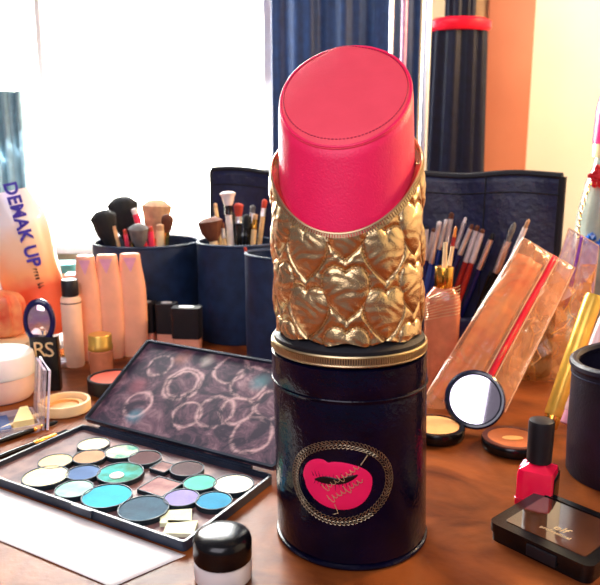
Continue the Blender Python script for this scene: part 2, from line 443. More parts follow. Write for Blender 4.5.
# stitches along heart outlines
bm = bm_new()
hp = []
for k in range(46):
    a = 2 * PI * k / 46; dx_, dy_ = math.cos(a), math.sin(a)
    s = float(heart_s(np.array([dx_]), np.array([dy_]))[0]); hp.append((dx_ / s, dy_ / s))
for c in range(-6, 6):
    cx = (c - .18) * col_w
    for r in range(-1, 5):
        cz = .1335 + r * row_h + (.0225 if c % 2 else 0)
        for k in range(0, 46):
            x, y = hp[k]; x2, y2 = hp[(k + 1) % 46]
            x2 = x + (x2 - x) * .55; y2 = y + (y2 - y) * .55
            t1 = (cx + x * .0127) / .047; z1 = cz + (y + .05) * .0142; t2 = (cx + x2 * .0127) / .047; z2 = cz + (y2 + .05) * .0142
            aa = (t1 + PI) % (2 * PI) - PI
            if z1 > zedge(aa) - .006 or z1 < zbot(aa) + .001 or abs(aa) > 1.9: continue
            tube(bm, [cylp(rgold(z1) - .0012, t1, z1), cylp(rgold(z2) - .0012, t2, z2)], .00032, 5)
finish('heart_stitching', bm, M['stitch_gold'], LIP)
# zip and piping round the opening
zipper('opening_zipper', lambda t, d: cylp(.0456, 2 * PI * t - PI, zedge(2 * PI * t - PI) - .0015 + d), lambda t: (math.sin(2 * PI * t - PI), -math.cos(2 * PI * t - PI), .15), 190, .0052, LIP, M['zip_gold'])
# pink lipstick bullet
A_, B_, Z0 = .17, .775, .2862
def ztop(x, y): return Z0 + A_ * x + B_ * y
bm = bm_new()
RP = .0402
def fp(u, v):
    a = 2 * PI * u; r = RP * (1 + .055 * min(1, (1 - v) * 1.6)); x, y = r * math.sin(a), -r * math.cos(a)
    zt = ztop(x, y) - .0022; z = .130 + (zt - .130) * v
    rr = 1 - (.035 if v > .995 else .0) 
    return lean(x * rr, y * rr, z)
grid(bm, fp, 120, 40, True)
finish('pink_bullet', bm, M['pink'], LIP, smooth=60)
bm = bm_new()
def ft(u, v):
    a = 2 * PI * u; rho = v; r = (RP - .0004) * rho; x, y = r * math.sin(a), -r * math.cos(a)
    edge = max(0, (rho - .86) / .14)
    pk = .0030 * math.exp(-((a - PI) / .28) ** 2) * max(0, rho - .4)
    return lean(x, y, ztop(x, y) + .0030 * (1 - rho ** 2) - .0030 * edge ** 2.5 + pk + .0002)
grid(bm, ft, 120, 30, True)
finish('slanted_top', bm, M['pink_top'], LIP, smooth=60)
bm = bm_new()
for k in range(110):
    a0 = 2 * PI * k / 110; pts = []
    for q in (0, .3, .6):
        p = ft((a0 + q * 2 * PI / 110) / (2 * PI), .93); pts.append(Vector(p) + Vector((0, -.0001, .0002)))
    tube(bm, pts, .00032, 5)
finish('top_stitching', bm, M['pink_thread'], LIP)
bm = bm_new(); tube(bm, [Vector(fp(i / 120, 1)) * 1 + Vector((0, 0, .0006)) for i in range(120)], .0011, 8, True)
finish('top_piping', bm, M['pink'], LIP)
# lips emblem
TC, ZC = -.20, .0578
def surf(u, v, o=0): return Vector(cylp(.0499 + o, TC + u / .0497, ZC + v))
def rot2(x, y, a): return x * math.cos(a) - y * math.sin(a), x * math.sin(a) + y * math.cos(a)
bm = bm_new()
for row, (a, b) in enumerate(((.0318, .0258), (.0290, .0231))):
    n = 78 if row == 0 else 70
    for k in range(n):
        t = 2 * PI * (k + .5 * row) / n; dx = -a * math.sin(t); dy = b * math.cos(t)
        x, y = rot2(a * math.cos(t), b * math.sin(t), R(12)); ang = math.atan2(dy, dx) + R(12) + R(38 if row else -38)
        pts = []
        for q in range(8):
            e = 2 * PI * q / 8; ex, ey = rot2(.00155 * math.cos(e), .0008 * math.sin(e), ang); pts.append(surf(x + ex, y + ey, .0004))
        tube(bm, pts, .00024, 5, True)
finish('emblem_border', bm, mat('dull gold chain', '#A8987C', .4, metal=.9, var=.3, vscale=200), LIP)
lipo = [(-.0225, .0005), (-.0205, .0070), (-.0165, .0115), (-.0115, .0140), (-.0070, .0142), (-.0040, .0128), (-.0012, .0136), (.0045, .0140), (.0105, .0130), (.0165, .0110), (.0212, .0080), (.0238, .0040), (.0240, -.0012), (.0224, -.0072), (.0188, -.0126), (.0132, -.0166), (.0062, -.0186), (-.0022, -.0186), (-.0098, -.0168), (-.0158, -.0130), (-.0198, -.0080), (-.0212, -.0035)]
def smooth_poly(p, n=4):
    o = []; m = len(p)
    for i in range(m):
        p0, p1, p2, p3 = p[i - 1], p[i], p[(i + 1) % m], p[(i + 2) % m]
        for k in range(n):
            t = k / n
            o.append(tuple(.5 * (2 * p1[d] + (p2[d] - p0[d]) * t + (2 * p0[d] - 5 * p1[d] + 4 * p2[d] - p3[d]) * t * t + (3 * p1[d] - p0[d] - 3 * p2[d] + p3[d]) * t ** 3) for d in (0, 1)))
    return o
def decal(name, outline, off, m, cx=0, cy=0, ring=7):
    bm = bm_new(); n = len(outline); prev = None; c = bm.verts.new(surf(cx, cy, off + .0004))
    for k in range(ring + 1):
        s = 1 - k / (ring + 1)
        row = [bm.verts.new(surf(cx + (x - cx) * s, cy + (y - cy) * s, off + .0004 * min(1, k))) for x, y in outline]
        if prev:
            for i in range(n): bm.faces.new((prev[i], prev[(i + 1) % n], row[(i + 1) % n], row[i]))
        prev = row
    for i in range(n): bm.faces.new((prev[i], prev[(i + 1) % n], c))
    return finish(name, bm, m, LIP, smooth=60)
SH = (-.0030, .0005)
lp = [(x * .93 + SH[0], y * .93 + SH[1]) for x, y in smooth_poly(lipo)]
decal('lips_print', lp, .00005, M['lip_pink'], SH[0], SH[1])
mo = smooth_poly([(-.0140, -.0010), (-.0085, .0022), (-.0030, .0030), (.0030, .0024), (.0085, .0046), (.0155, .0056), (.0105, .0010), (.0040, -.0016), (-.0020, -.0022), (-.0080, -.0024)])
decal('mouth_opening', [(x * .9 + SH[0], y * .9 + SH[1] + .0005) for x, y in mo], .0005, M['lip_dark'], SH[0] + .001, SH[1] + .001, 4)
bm = bm_new()                                                   # lip creases
for k in range(26):
    x = -.013 + .026 * k / 25; up = k % 2 == 0
    l = random.uniform(.002, .005); y0 = .002 + .002 * (x / .013 if x > 0 else 0)
    a = R(90) + x * -35 if up else R(-90) + x * 30
    pts = [surf(x + SH[0] + q * l * math.cos(a), SH[1] + (y0 if up else y0 - .003) + q * l * math.sin(a), .0006) for q in (0, .5, 1)]
    tube(bm, pts, [.00024, .00014, .00006], 5)
finish('lip_creases', bm, M['lip_dark'], LIP)
bm = bm_new()                                                   # gold handwriting over the lips
def script(cx, cy, length, ang, hgt, loops, seed):
    rn = random.Random(seed); pts = []
    for i in range(loops * 10 + 1):
        t = i / 10; x = -length / 2 + length * t / loops + .0006 * math.cos(2 * PI * t); amp = hgt * (1 if int(t) in (0, loops // 2) else rn.choice((.45, .55, .5)))
        y = amp * math.sin(2 * PI * t) * .5
        X, Y = rot2(x, y, ang); pts.append(surf(cx + X, cy + Y, .0008))
    tube(bm, pts, .00022, 5)
script(.0005, .0035, .026, R(38), .0055, 9, 1)
script(.0030, -.0040, .024, R(36), .0060, 8, 5)
tube(bm, [surf(.0125, .0125, .0009), surf(.0165, .0185, .0009)], .0003, 5)
tube(bm, [surf(-.003, -.0135, .0009), surf(-.001, -.019, .0009), surf(-.004, -.020, .0009)], .00022, 5)
finish('gold_handwriting', bm, M['gold_print'], LIP)

# ---------------------------------------------------------------- eyeshadow palette
HR, HL = Vector((-.0216, .4855, 0)), Vector((-.1977, .5848, 0))
ux = (HR - HL).normalized(); uy = Vector((-ux.y, ux.x, 0))      # along hinge, away from camera
PW, PD = (HR - HL).length + .002, .1075
pc = (HR + HL) / 2 - uy * PD / 2 - uy * .0
PAL = thing('eyeshadow_palette', 'open black makeup palette with a dusty smeared lid', 'palette', (pc.x, pc.y, 0.0006), math.atan2(ux.y, ux.x))
o_ = rrect(PW, PD, .003, 3); i_ = rrect(PW - .004, PD - .004, .002, 3)
bm = bm_new(); prism(bm, o_, 0, .0022); rim(bm, o_, i_, .0022, .0070)
finish('tray', bm, M['palette_black'], PAL, smooth=30)
finish('tray_lining', prism(bm_new(), rrect(PW - .0044, PD - .0044, .002, 3), .00222, .0028), M['palette_floor'], PAL)
bm = bm_new(); box(bm, (.012, -PD / 2 - .0008, .0045), (.020, .0022, .0055)); finish('latch', bm, M['palette_black'], PAL, bevel=.0006)
bm = bm_new(); box(bm, (0, PD / 2 + .0012, .0065), (PW * .8, .0032, .0045)); finish('hinge', bm, M['palette_black'], PAL, bevel=.0008)
# smeared lid material
def lid_mat():
    m = mat('powder smeared black lid', '#33293A', .34, col2='#CDA6AA', vscale=26, bump=.2, bscale=90)
    rp_ = [n for n in m.node_tree.nodes if n.type == 'VALTORGB'][0]; rp_.color_ramp.elements[0].position = .44; rp_.color_ramp.elements[1].position = .80
    md_ = rp_.color_ramp.elements.new(.56); md_.color = lin('#6B4E5C')
    nt = m.node_tree; N = nt.nodes; L = nt.links; b = N['Principled BSDF']
    src = b.inputs['Base Color'].links[0].from_socket
    tc = [n for n in N if n.type == 'TEX_COORD'][0]; tn = [n for n in N if n.type == 'TEX_NOISE'][0]
    tn.inputs['Scale'].default_value = 42; tn.inputs['Distortion'].default_value = .7; tn.inputs['Detail'].default_value = 10; tn.inputs['Roughness'].default_value = .7
    wob = N.new('ShaderNodeTexNoise'); wob.inputs['Scale'].default_value = 60; wob.inputs['Detail'].default_value = 8; L.new(tc.outputs['Object'], wob.inputs['Vector'])
    mixv = N.new('ShaderNodeVectorMath'); mixv.operation = 'SCALE'; L.new(wob.outputs['Color'], mixv.inputs[0]); mixv.inputs['Scale'].default_value = .010
    addv = N.new('ShaderNodeVectorMath'); L.new(tc.outputs['Object'], addv.inputs[0]); L.new(mixv.outputs[0], addv.inputs[1])
    tot = None
    rings = [(-.068, .078, .012), (-.030, .062, .019), (-.030, .062, .015), (.008, .088, .016), (.036, .078, .018), (.040, .046, .015), (.020, .040, .017), (-.005, .030, .014), (.070, .060, .016), (.066, .026, .018), (-.060, .030, .014)]
    for x, y, r in rings:
        d = N.new('ShaderNodeVectorMath'); d.operation = 'DISTANCE'; L.new(addv.outputs[0], d.inputs[0]); d.inputs[1].default_value = (x + .005, y + .005, .005)
        s = N.new('ShaderNodeMath'); s.operation = 'SUBTRACT'; L.new(d.outputs['Value'], s.inputs[0]); s.inputs[1].default_value = r
        a = N.new('ShaderNodeMath'); a.operation = 'ABSOLUTE'; L.new(s.outputs[0], a.inputs[0])
        mr = N.new('ShaderNodeMapRange'); mr.inputs[1].default_value = 0; mr.inputs[2].default_value = .0026; mr.inputs[3].default_value = .60; mr.inputs[4].default_value = 0
        L.new(a.outputs[0], mr.inputs[0])
        if tot is None: tot = mr.outputs[0]
        else:
            mx = N.new('ShaderNodeMath'); mx.operation = 'MAXIMUM'; L.new(tot, mx.inputs[0]); L.new(mr.outputs[0], mx.inputs[1]); tot = mx.outputs[0]
    th_ = N.new('ShaderNodeMapRange'); th_.inputs[1].default_value = .40; th_.inputs[2].default_value = .54; L.new(tn.outputs['Fac'], th_.inputs[0])
    mul = N.new('ShaderNodeMath'); mul.operation = 'MULTIPLY'; L.new(tot, mul.inputs[0]); L.new(th_.outputs[0], mul.inputs[1])
    rgb = N.new('ShaderNodeMix'); rgb.data_type = 'RGBA'; L.new(mul.outputs[0], rgb.inputs['Factor']); L.new(src, rgb.inputs['A']); rgb.inputs['B'].default_value = lin('#F3C8C4')
    last = rgb.outputs['Result']
    for (x, y, r, c) in ((-.055, .018, .011, '#3FA3B8'), (-.022, .094, .010, '#D9D6C4'), (.045, .080, .012, '#5FA0A8'), (-.075, .05, .014, '#B0606C'), (-.05, .09, .012, '#C9806A')):
        d = N.new('ShaderNodeVectorMath'); d.operation = 'DISTANCE'; L.new(addv.outputs[0], d.inputs[0]); d.inputs[1].default_value = (x + .005, y + .005, .005)
        mr = N.new('ShaderNodeMapRange'); mr.inputs[1].default_value = r * .3; mr.inputs[2].default_value = r; mr.inputs[3].default_value = .75; mr.inputs[4].default_value = 0
        L.new(d.outputs['Value'], mr.inputs[0])
        mm = N.new('ShaderNodeMath'); mm.operation = 'MULTIPLY'; L.new(mr.outputs[0], mm.inputs[0]); L.new(wob.outputs['Fac'], mm.inputs[1])
        mi = N.new('ShaderNodeMix'); mi.data_type = 'RGBA'; L.new(mm.outputs[0], mi.inputs['Factor']); L.new(last, mi.inputs['A']); mi.inputs['B'].default_value = lin(c); last = mi.outputs['Result']
    L.new(last, b.inputs['Base Color'])
    return m
bm = bm_new(); LL = .104
prism(bm, rrect(PW, LL, .003, 3, 0, LL / 2), -.0016, 0)
lid = finish('lid', bm, lid_mat(), PAL, smooth=30)
lid.location = (0, PD / 2 + .003, .0092); lid.rotation_euler = (R(31), 0, 0)
bm = bm_new(); rim(bm, rrect(PW, LL, .003, 3, 0, LL / 2), rrect(PW - .004, LL - .004, .002, 3, 0, LL / 2), 0, .0035)
finish('lid_rim', bm, M['palette_black'], lid, smooth=30)
# pans
def powder(name, c, c2=None, vs_=120):
    return mat(name, c, .8, col2=c2, vscale=vs_, var=.08, bump=.5, bscale=500)
pans = [
 (93.5, 444.5, 32, 'r', '#F8E6B8', None, 'cream round eyeshadow pan in the back left corner of the palette'),
 (122, 452, 34, 'r', '#F6EFC6', '#4E9A8C', 'cream eyeshadow pan with a green smudge on its edge'),
 (145, 458, 33, 'r', '#4C2126', None, 'dark maroon eyeshadow pan against the palette hinge'),
 (163, 466.5, 24, 's', '#6E4A4C', '#A0807C', 'small square mauve brown pan behind the larger square pan'),
 (187, 469, 34, 'r', '#4B373C', None, 'charcoal brown round pan next to the mint pan'),
 (200, 483, 34, 'r', '#4FC3A6', None, 'mint green round eyeshadow pan'),
 (236, 485, 41, 'r', '#F5F0DC', None, 'off white round pan nearest the lipstick shaped case'),
 (55.5, 461.5, 34, 'r', '#F5DDA0', None, 'pale sand round pan beside the palette left wall'),
 (89.5, 457, 33, 'r', '#B98D6A', None, 'tan brown round eyeshadow pan'),
 (83.5, 473, 34, 'r', '#46699A', None, 'dusty slate blue round pan beside the marbled pan'),
 (120.5, 473, 46, 'r', '#37B3B4', '#2D7A5C', 'marbled turquoise and green pan worn through to a white spot'),
 (160, 486, 40, 's', '#8C6268', '#B08A86', 'large square mauve eyeshadow pan'),
 (181.5, 498, 36, 'r', '#8C86C0', None, 'lavender round eyeshadow pan'),
 (215.7, 501.5, 37, 'r', '#178AB4', None, 'bright blue round pan by the right wall of the palette'),
 (39.5, 479.5, 46, 'r', '#F9EBB4', None, 'large pale yellow round pan at the palette front left'),
 (71, 491, 38, 'r', '#86CFC0', '#A9DFCB', 'light aqua round pan near the palette front wall'),
 (106.5, 496.5, 50, 'r', '#1CA9C6', None, 'large vivid turquoise round pan'),
 (139, 511.5, 51, 'r', '#23465E', '#2E5870', 'large dark slate round pan near the palette latch'),
 (176, 515, 38, 't', '#DCE0B8', None, 'pale green cream square powder cake lying askew'),
 (181, 527, 38, 't', '#F0EBC4', None, 'ivory square powder cake in the front right corner'),
]
for i, (u, v, wpx, kind, c, c2, lb) in enumerate(pans):
    p = at(u, v, .0070); depth = p.y * C_ - (p.z - H_) * S_; r = wpx * depth / F_ / 2
    q_ = p - PAL.location; lx, ly = q_.dot(ux), q_.dot(uy); bx_, by_ = PW / 2 - .0026 - r, PD / 2 - .0026 - r
    lx = max(-bx_, min(bx_, lx)); ly = max(-by_, min(by_, ly)); p = PAL.location + ux * lx + uy * ly
    t = thing('eyeshadow_pan', lb, 'eyeshadow', (p.x, p.y, .0036), math.atan2(ux.y, ux.x), 'eyeshadow pans in the open palette')
    pm = powder('powder %d' % i, c, c2, 90)
    tl = random.uniform(.0, .0008)
    if kind == 'r':
        h = .0042
        finish('pan_rim', lathe(bm_new(), [(0, 0), (r * .97, 0), (r, .0004), (r, h), (r - .0007, h), (r - .0008, .0015), (0, .0015)], 44), M['tin'], t)
        bm = lathe(bm_new(), [(0, .0016), (r - .0009, .0016), (r - .0009, h - .0007), (r * .8, h - .0003), (r * .3, h - .0004 - tl), (0, h - .0004 - tl)], 44)
        finish('powder_cake', bm, pm, t)
        if i == 10:
            finish('worn_spot', lathe(bm_new(), disc_prof(.0055, h - .0006, h + .0001, .0002), 24, cx=.001, cy=-.005), M['hair_white'], t)
    elif kind == 's':
        s = r * 1.62
        bm = bm_new(); prism(bm, rrect(s, s, .0008, 3), 0, .001); rim(bm, rrect(s, s, .0008, 3), rrect(s - .0014, s - .0014, .0004, 3), .001, .0036); finish('pan_rim', bm, M['tin'], t)
        finish('powder_cake', prism(bm_new(), rrect(s - .0015, s - .0015, .0004, 3), .001, .0031), pm, t)
    else:
        s = r * 1.62
        bm = prism(bm_new(), rrect(s, s * .8, .0006, 2), 0, .0028); finish('powder_cake', bm, pm, t, bevel=.0004)
        t.rotation_euler = (0, 0, R(8 if v < 520 else -2)); t.location.z = .0036

# white paper under the palette front
bm = bm_new()
pts = [at(-60, 520, 0), at(188, 556, 0), at(112, 590, 0), at(-60, 524, 0)]
P_fr = at(186, 556); P_br = at(112, 588)
dirp = Vector((-ux.x, -ux.y, 0))
c00 = P_br; c10 = P_fr; L_ = .26
def fpap(u, v):
    p = c00.lerp(c10, v) + dirp * L_ * u
    if v > .9: pass
    return (p.x, p.y, .0003 + .00035 * abs(math.sin(u * 7 + v * 2)) * (1 - v))
grid(bm, fpap, 40, 14)
pap = finish('paper_sheet', bm, M['cream_paper'], smooth=80)
sm = pap.modifiers.new('t', 'SOLIDIFY'); sm.thickness = .0002; sm.offset = 1
tag(pap, 'white paper sheet lying on the table along the palette front', 'paper')

# gel liner pot
p = at(224, 573); POT = thing('gel_liner_pot', 'small clear glass pot with a domed black lid beside the palette corner', 'pot', (p.x, p.y - .004, 0))
finish('glass_jar', lathe(bm_new(), [(0, .0), (.0155, 0), (.0172, .002), (.0172, .0115), (.0160, .0135), (.0145, .0135), (.0140, .012), (.0140, .006), (.012, .004), (0, .004)], 48), mat('whitened clear glass', '#FFF8F4', .08, trans=.25, var=0, coat=1), POT)  # milky white in the colour stands in for the sparkle of clear glass
finish('gel', lathe(bm_new(), disc_prof(.0136, .0044, .0125), 40), mat('gel whitened for sparkle', '#F2E6E0', .4, var=.05), POT)  # gel kept white to add to the painted sparkle of the pot
finish('lid', lathe(bm_new(), [(0, .0136), (.0165, .0136), (.0173, .0142), (.0175, .0165), (.0175, .0245), (.0166, .0275), (.0140, .0293), (.0095, .0304), (0, .0308)], 56), M['black'], POT)

# ---------------------------------------------------------------- right foreground
p = at(537, 500); NP = thing('nail_polish_bottle', 'square red pink nail polish bottle with a black cap', 'nail polish', (p.x - .0015, p.y - .002, 0), R(-32)); NP.scale = (.92, .92, .95)
bm = lathe(bm_new(), [(0, .0), (.0130, .0), (.0142, .0012), (.0142, .0250), (.0130, .0288), (.0075, .0318), (.0060, .034), (0, .034)], 40, power=7)
finish('bottle', bm, M['nail_red'], NP, smooth=35)
finish('base_glass', lathe(bm_new(), [(0.0, .0002), (.0146, .0002), (.0148, .0015), (.0148, .0055), (.0143, .006), (0, .006)], 40, power=7), mat('thick red glass base', '#E8294F', .04, trans=.5, var=0), NP, smooth=35)
finish('side_reflection', box(bm_new(), (.0144, 0, .0160), (.0005, .020, .019)), M['black'], NP, bevel=.0001)  # black plate stands in for the dark reflection on this side face
bm = lathe(bm_new(), [(0, .0335), (.0088, .0335), (.0094, .0342), (.0098, .0640), (.0092, .0662), (.0080, .0668), (0, .0668)], 40)
finish('cap', bm, M['black_matte'], NP, smooth=35)

a0 = Vector((.1235, .4090, 0)); d1 = Vector((.655, -.756, 0)).normalized(); d2 = Vector((.756, .655, 0)).normalized()
W1, W2 = .0700, .066
cc = a0 + d1 * W1 / 2 + d2 * W2 / 2
EC = thing('flat_compact', 'flat closed black compact with small pale lettering', 'compact', (cc.x, cc.y, 0), math.atan2(d1.y, d1.x))
finish('base', prism(bm_new(), rrect(W1 - .002, W2 - .002, .006), .0, .0058), M['black'], EC, bevel=.0012)
bm = prism(bm_new(), rrect(W1, W2, .006), .0064, .0125); finish('lid', bm, M['black'], EC, bevel=.0018, seg=3)
bm = bm_new(); box(bm, (.004, -W2 / 2 - .0002, .0062), (.020, .0022, .0075)); finish('clasp', bm, M['black_matte'], EC, bevel=.0006)
finish('window', prism(bm_new(), rrect(W1 * .78, W2 * .74, .002), .01245, .0129), mat('smoky brown clear window', '#4A2A1A', .08, var=.25, vscale=25, coat=1), EC, bevel=.0002)
bm = bm_new(); box(bm, (0, W2 * .40, .0129), (W1 * .8, .0012, .0008)); finish('lid_ridge', bm, M['black'], EC, bevel=.0003)
tf = lambda x, y, h: Vector((x + .002, y - .009, .0129 + h))
finish('lettering', text_bm('elf', .0095, lambda x, y, h: tf(x, y + .002, h), shear=.2), M['gold_print'], EC, smooth=0)
finish('small_lettering', text_bm('professional', .0042, lambda x, y, h: tf(x, y - .0045, h)), M['gold_print'], EC, smooth=0)

# bronzer
p = at(511, 449, .006); BZ = thing('bronzer_compact', 'round black pan compact of orange brown bronzer behind the nail polish', 'compact', (.1830, .549, 0))
r = .0262
finish('case', lathe(bm_new(), [(0, 0), (r * .86, 0), (r * .97, .0016), (r, .004), (r, .0085), (r - .001, .0098), (r * .86, .0102), (r * .84, .0085), (0, .0085)], 56), M['black'], BZ)
finish('rim_ring', lathe(bm_new(), [(r * .97, .0100), (r * .96, .0108), (r * .80, .0108), (r * .78, .0098)], 56), mat('brown rim', '#5E2E20', .35), BZ)
finish('powder', lathe(bm_new(), [(0, .0086), (r * .80, .0086), (r * .80, .0104), (r * .6, .0100), (r * .2, .0094), (0, .0094)], 48), M['bronze_powder'], BZ)
finish('worn_powder', lathe(bm_new(), [(0, .0088), (r * .36, .0088), (r * .34, .0101), (0, .0104)], 32, sx=1, sy=.5), M['beige_powder'], BZ)

# pressed powder compact with mirror
PC = thing('mirror_compact', 'open round black compact with beige powder and a standing mirror', 'compact', (.1215, .576, 0))
r = .0265
finish('case', lathe(bm_new(), [(0, 0), (r * .88, 0), (r * .98, .0016), (r, .004), (r, .0095), (r - .001, .0108), (r * .84, .0112), (r * .82, .0092), (0, .0092)], 56), M['black'], PC)
finish('powder', lathe(bm_new(), [(0, .0093), (r * .80, .0093), (r * .80, .0108), (0, .0106)], 48), M['beige_powder'], PC)
nrm = Vector((-.14, -.86, .43)).normalized(); ctr = Vector((.0385, .015, .0290))
q = nrm.to_track_quat('Z', 'Y')
mf = finish('mirror_frame', lathe(bm_new(), [(0, -.0035), (.023, -.0035), (.0268, -.002), (.0272, .0015), (.0255, .0032), (.0236, .0030), (.0228, .0010), (0, .0010)], 56), mat('glossy dark navy plastic', '#0C1436', .15, coat=.5), PC)
mf.location = ctr; mf.rotation_mode = 'QUATERNION'; mf.rotation_quaternion = q
mg = finish('mirror_glass', lathe(bm_new(), disc_prof(.0226, .0011, .0020, .0003), 48), M['mirror'], mf)
hd = Vector((ctr.x, ctr.y, 0)).normalized()
finish('hinge', box(bm_new(), (hd.x * .0275, hd.y * .0275, .0085), (.008, .010, .005), Matrix.Rotation(math.atan2(hd.y, hd.x), 3, 'Z')), M['black'], PC, bevel=.001)

# black cloth cup at right edge
def cup(name, label, loc, r, h, m, tilt=0, wall=.0025, lipw=.003, group=None, sy=1):
    t = thing(name, label, 'brush cup', loc, group=group)
    prof = [(0, 0), (r * .94, 0), (r * .97, .002), (r, h * .4), (r, h - lipw), (r - wall, h - lipw), (r - wall, .004), (0, .004)]
    bm = lathe(bm_new(), prof, 64, 1, sy)
    for v in bm.verts:
        a = math.atan2(v.co.y, v.co.x); k = v.co.z / h
        v.co.z += tilt * v.co.x / r * k * .012
        v.co.x *= 1 + .012 * k * math.sin(3 * a + 1); v.co.y *= 1 + .012 * k * math.cos(2 * a)
    finish('body', bm, m, t, smooth=45)
    pts = []
    for i in range(64):
        a = 2 * PI * i / 64; x, y = (r - wall / 2) * math.cos(a), (r - wall / 2) * math.sin(a) * sy
        pts.append((x * (1 + .012 * math.sin(3 * a + 1)), y * (1 + .012 * math.cos(2 * a)), h - lipw * .6 + tilt * x / r * .012))
    finish('rim_piping', tube(bm_new(), pts, lipw * .75, 8, True), m, t)
    return t
M['purple_black'] = mat('purple black cup cloth', '#120E22', .5, var=.3, bump=.4, bscale=500)
RC = cup('brush_cup', 'purplish black cloth cup with a thick rim at the right table edge', (.2530, .500, 0), .041, .098, M['purple_black'], tilt=.5, lipw=.005)
finish('rim_stitching', tube(bm_new(), [(.0414 * math.cos(a), .0414 * math.sin(a), .0885 + .006 * math.cos(a)) for a in [2 * PI * i / 64 for i in range(64)]], .0005, 5, True), M['navy_nylon'], RC)

# foundation bottle with gold collar
p = atY(443, 300, .70)
FB = thing('foundation_bottle', 'tall frosted peach glass foundation bottle with a gold collar', 'bottle', (p.x, .700, 0), R(-14))
r = .0185
finish('glass_body', lathe(bm_new(), [(0, 0), (r * .95, 0), (r, .002), (r, .098), (r * .92, .1045), (r * .62, .1115), (r * .55, .113), (0, .113)], 48, power=3.2, sy=.85), M['frost'], FB, smooth=50)
bm = bm_new()
for k in range(9):
    pts = []
    for i in range(30):
        a = -PI / 2 - 1.1 + 2.2 * i / 29; c, s = math.cos(a), math.sin(a); kk = (abs(c) ** 3.2 + abs(s) ** 3.2) ** (-1 / 3.2)
        z = .078 + k * .0026 + .010 * math.sin(1.4 * (i / 29)) * (1 + k * .1)
        rr = r * 1.004 * (1 if z < .098 else .94); pts.append((rr * c * kk, rr * s * kk * .85, z))
    tube(bm, pts, .00035, 5)
finish('etched_swirls', bm, M['gold_print'], FB)
finish('gold_collar', lathe(bm_new(), [(0, .1125), (.0092, .1125), (.0098, .1135), (.0098, .1335), (.0092, .1345), (.0075, .1345), (.0072, .1325), (0, .1325)], 40), M['gold_metal'], FB)
finish('pump_stem', lathe(bm_new(), [(0, .133), (.0028, .133), (.0022, .152), (.0020, .160), (0, .160)], 20), M['cream'], FB)

# ---------------------------------------------------------------- brushes
def make_brush(P0, P1, rh, rf, head, hl, fl, mh, mf_, mb, label, group, flat=1, name='makeup_brush', tip=.35):
    """tail P0, tip P1; hl bristle length, fl ferrule length; rh / rf radii; head = bristle radius"""
    P0, P1 = Vector(P0), Vector(P1); L = (P1 - P0).length; q = (P1 - P0).to_track_quat('Z', 'Y')
    t = thing(name, label, 'brush', P0, group=group); t.rotation_mode = 'QUATERNION'; t.rotation_quaternion = q
    zf = L - hl - fl
    finish('handle', lathe(bm_new(), [(0, 0), (rh * .45, .0006), (rh * .7, zf * .25), (rh, zf * .75), (rf * .92, zf - .001), (rf * .92, zf + .004), (0, zf + .004)], 16), mh, t, smooth=50)
    finish('ferrule', lathe(bm_new(), [(0, zf), (rf, zf), (rf * 1.06, zf + fl * .08), (rf, zf + fl * .12), (rf * 1.06, zf + fl * .17), (rf, zf + fl * .22), (rf * 1.0, zf + fl * .6), (rf * .95, zf + fl), (0, zf + fl)], 20, 1, 1 if flat == 1 else .8), mf_, t, smooth=50)
    z0 = zf + fl
    prof = [(0, z0 - .001), (rf * .9, z0 - .001), (rf * .93, z0), (head * .9, z0 + hl * .35), (head, z0 + hl * .6), (head * (.55 + tip), z0 + hl * .82), (head * tip, z0 + hl * .97), (0, z0 + hl)]
    bm = lathe(bm_new(), prof, 28, 1, flat)
    for v in bm.verts:
        if v.co.z > z0: 
            k = 1 + .05 * math.sin(11 * math.atan2(v.co.y, v.co.x)); v.co.x *= k; v.co.y *= k
    finish('bristles', bm, mb, t, smooth=60)
    return t

# brush roll standing behind
RL, RR_ = Vector((-.141, 1.060, 0)), Vector((.3165, .835, 0))
ru = (RR_ - RL).normalized(); rn = Vector((ru.y, -ru.x, 0)); RLn = (RR_ - RL).length     # rn points to the camera
ROLL = thing('brush_roll', 'long black nylon brush roll standing open behind the brushes', 'brush roll', RL, math.atan2(ru.y, ru.x))
def froll(side):
    def f(u, v):
        x = RLn * u; zt = .226 - .004 * math.sin(u * 2.6) + .002 * math.sin(u * 23)
        z = zt * v
        y = .004 * math.sin(u * 9) * v + .0025 * math.sin(u * 31 + v * 4) * v + .014 * v + side
        return (x, y, z)
    return f
bm = bm_new(); grid(bm, froll(0), 120, 24)
o = finish('back_panel', bm, M['roll_cloth'], ROLL, smooth=80); sm = o.modifiers.new('t', 'SOLIDIFY'); sm.thickness = .008; sm.offset = 0
bm = bm_new(); f0 = froll(0)
tube(bm, [f0(i / 80, 1) for i in range(81)], .0052, 8); tube(bm, [f0(1, i / 20) for i in range(21)], .0052, 8); tube(bm, [f0(0, i / 20) for i in range(21)], .0052, 8)
finish('edge_binding', bm, M['black_fabric'], ROLL)
bm = bm_new()
tube(bm, [Vector(f0(i / 80, .90)) + Vector((0, -.0045, 0)) for i in range(81)], .0010, 6)
tube(bm, [Vector(f0(.82, .3 + .7 * i / 20)) + Vector((0, -.0045, 0)) for i in range(21)], .0010, 6)
finish('flap_seam', bm, M['black_fabric'], ROLL)
bm = bm_new()
def fpk(u, v): return (RLn * (.46 + .52 * u), -.050 - .004 * math.sin(u * 40) + .003 * math.sin(u * 9), .048 * v)
grid(bm, fpk, 120, 8)
o = finish('brush_pocket', bm, M['roll_cloth'], ROLL, smooth=80); sm = o.modifiers.new('t', 'SOLIDIFY'); sm.thickness = .003
bm = bm_new()
for u in (0, 1): box(bm, (RLn * (.46 + .52 * u), -.026, .022), (.003, .044, .044))
finish('pocket_side', bm, M['roll_cloth'], ROLL)
def rollY(x): return RL.y + (x - RL.x) * ru.y / ru.x

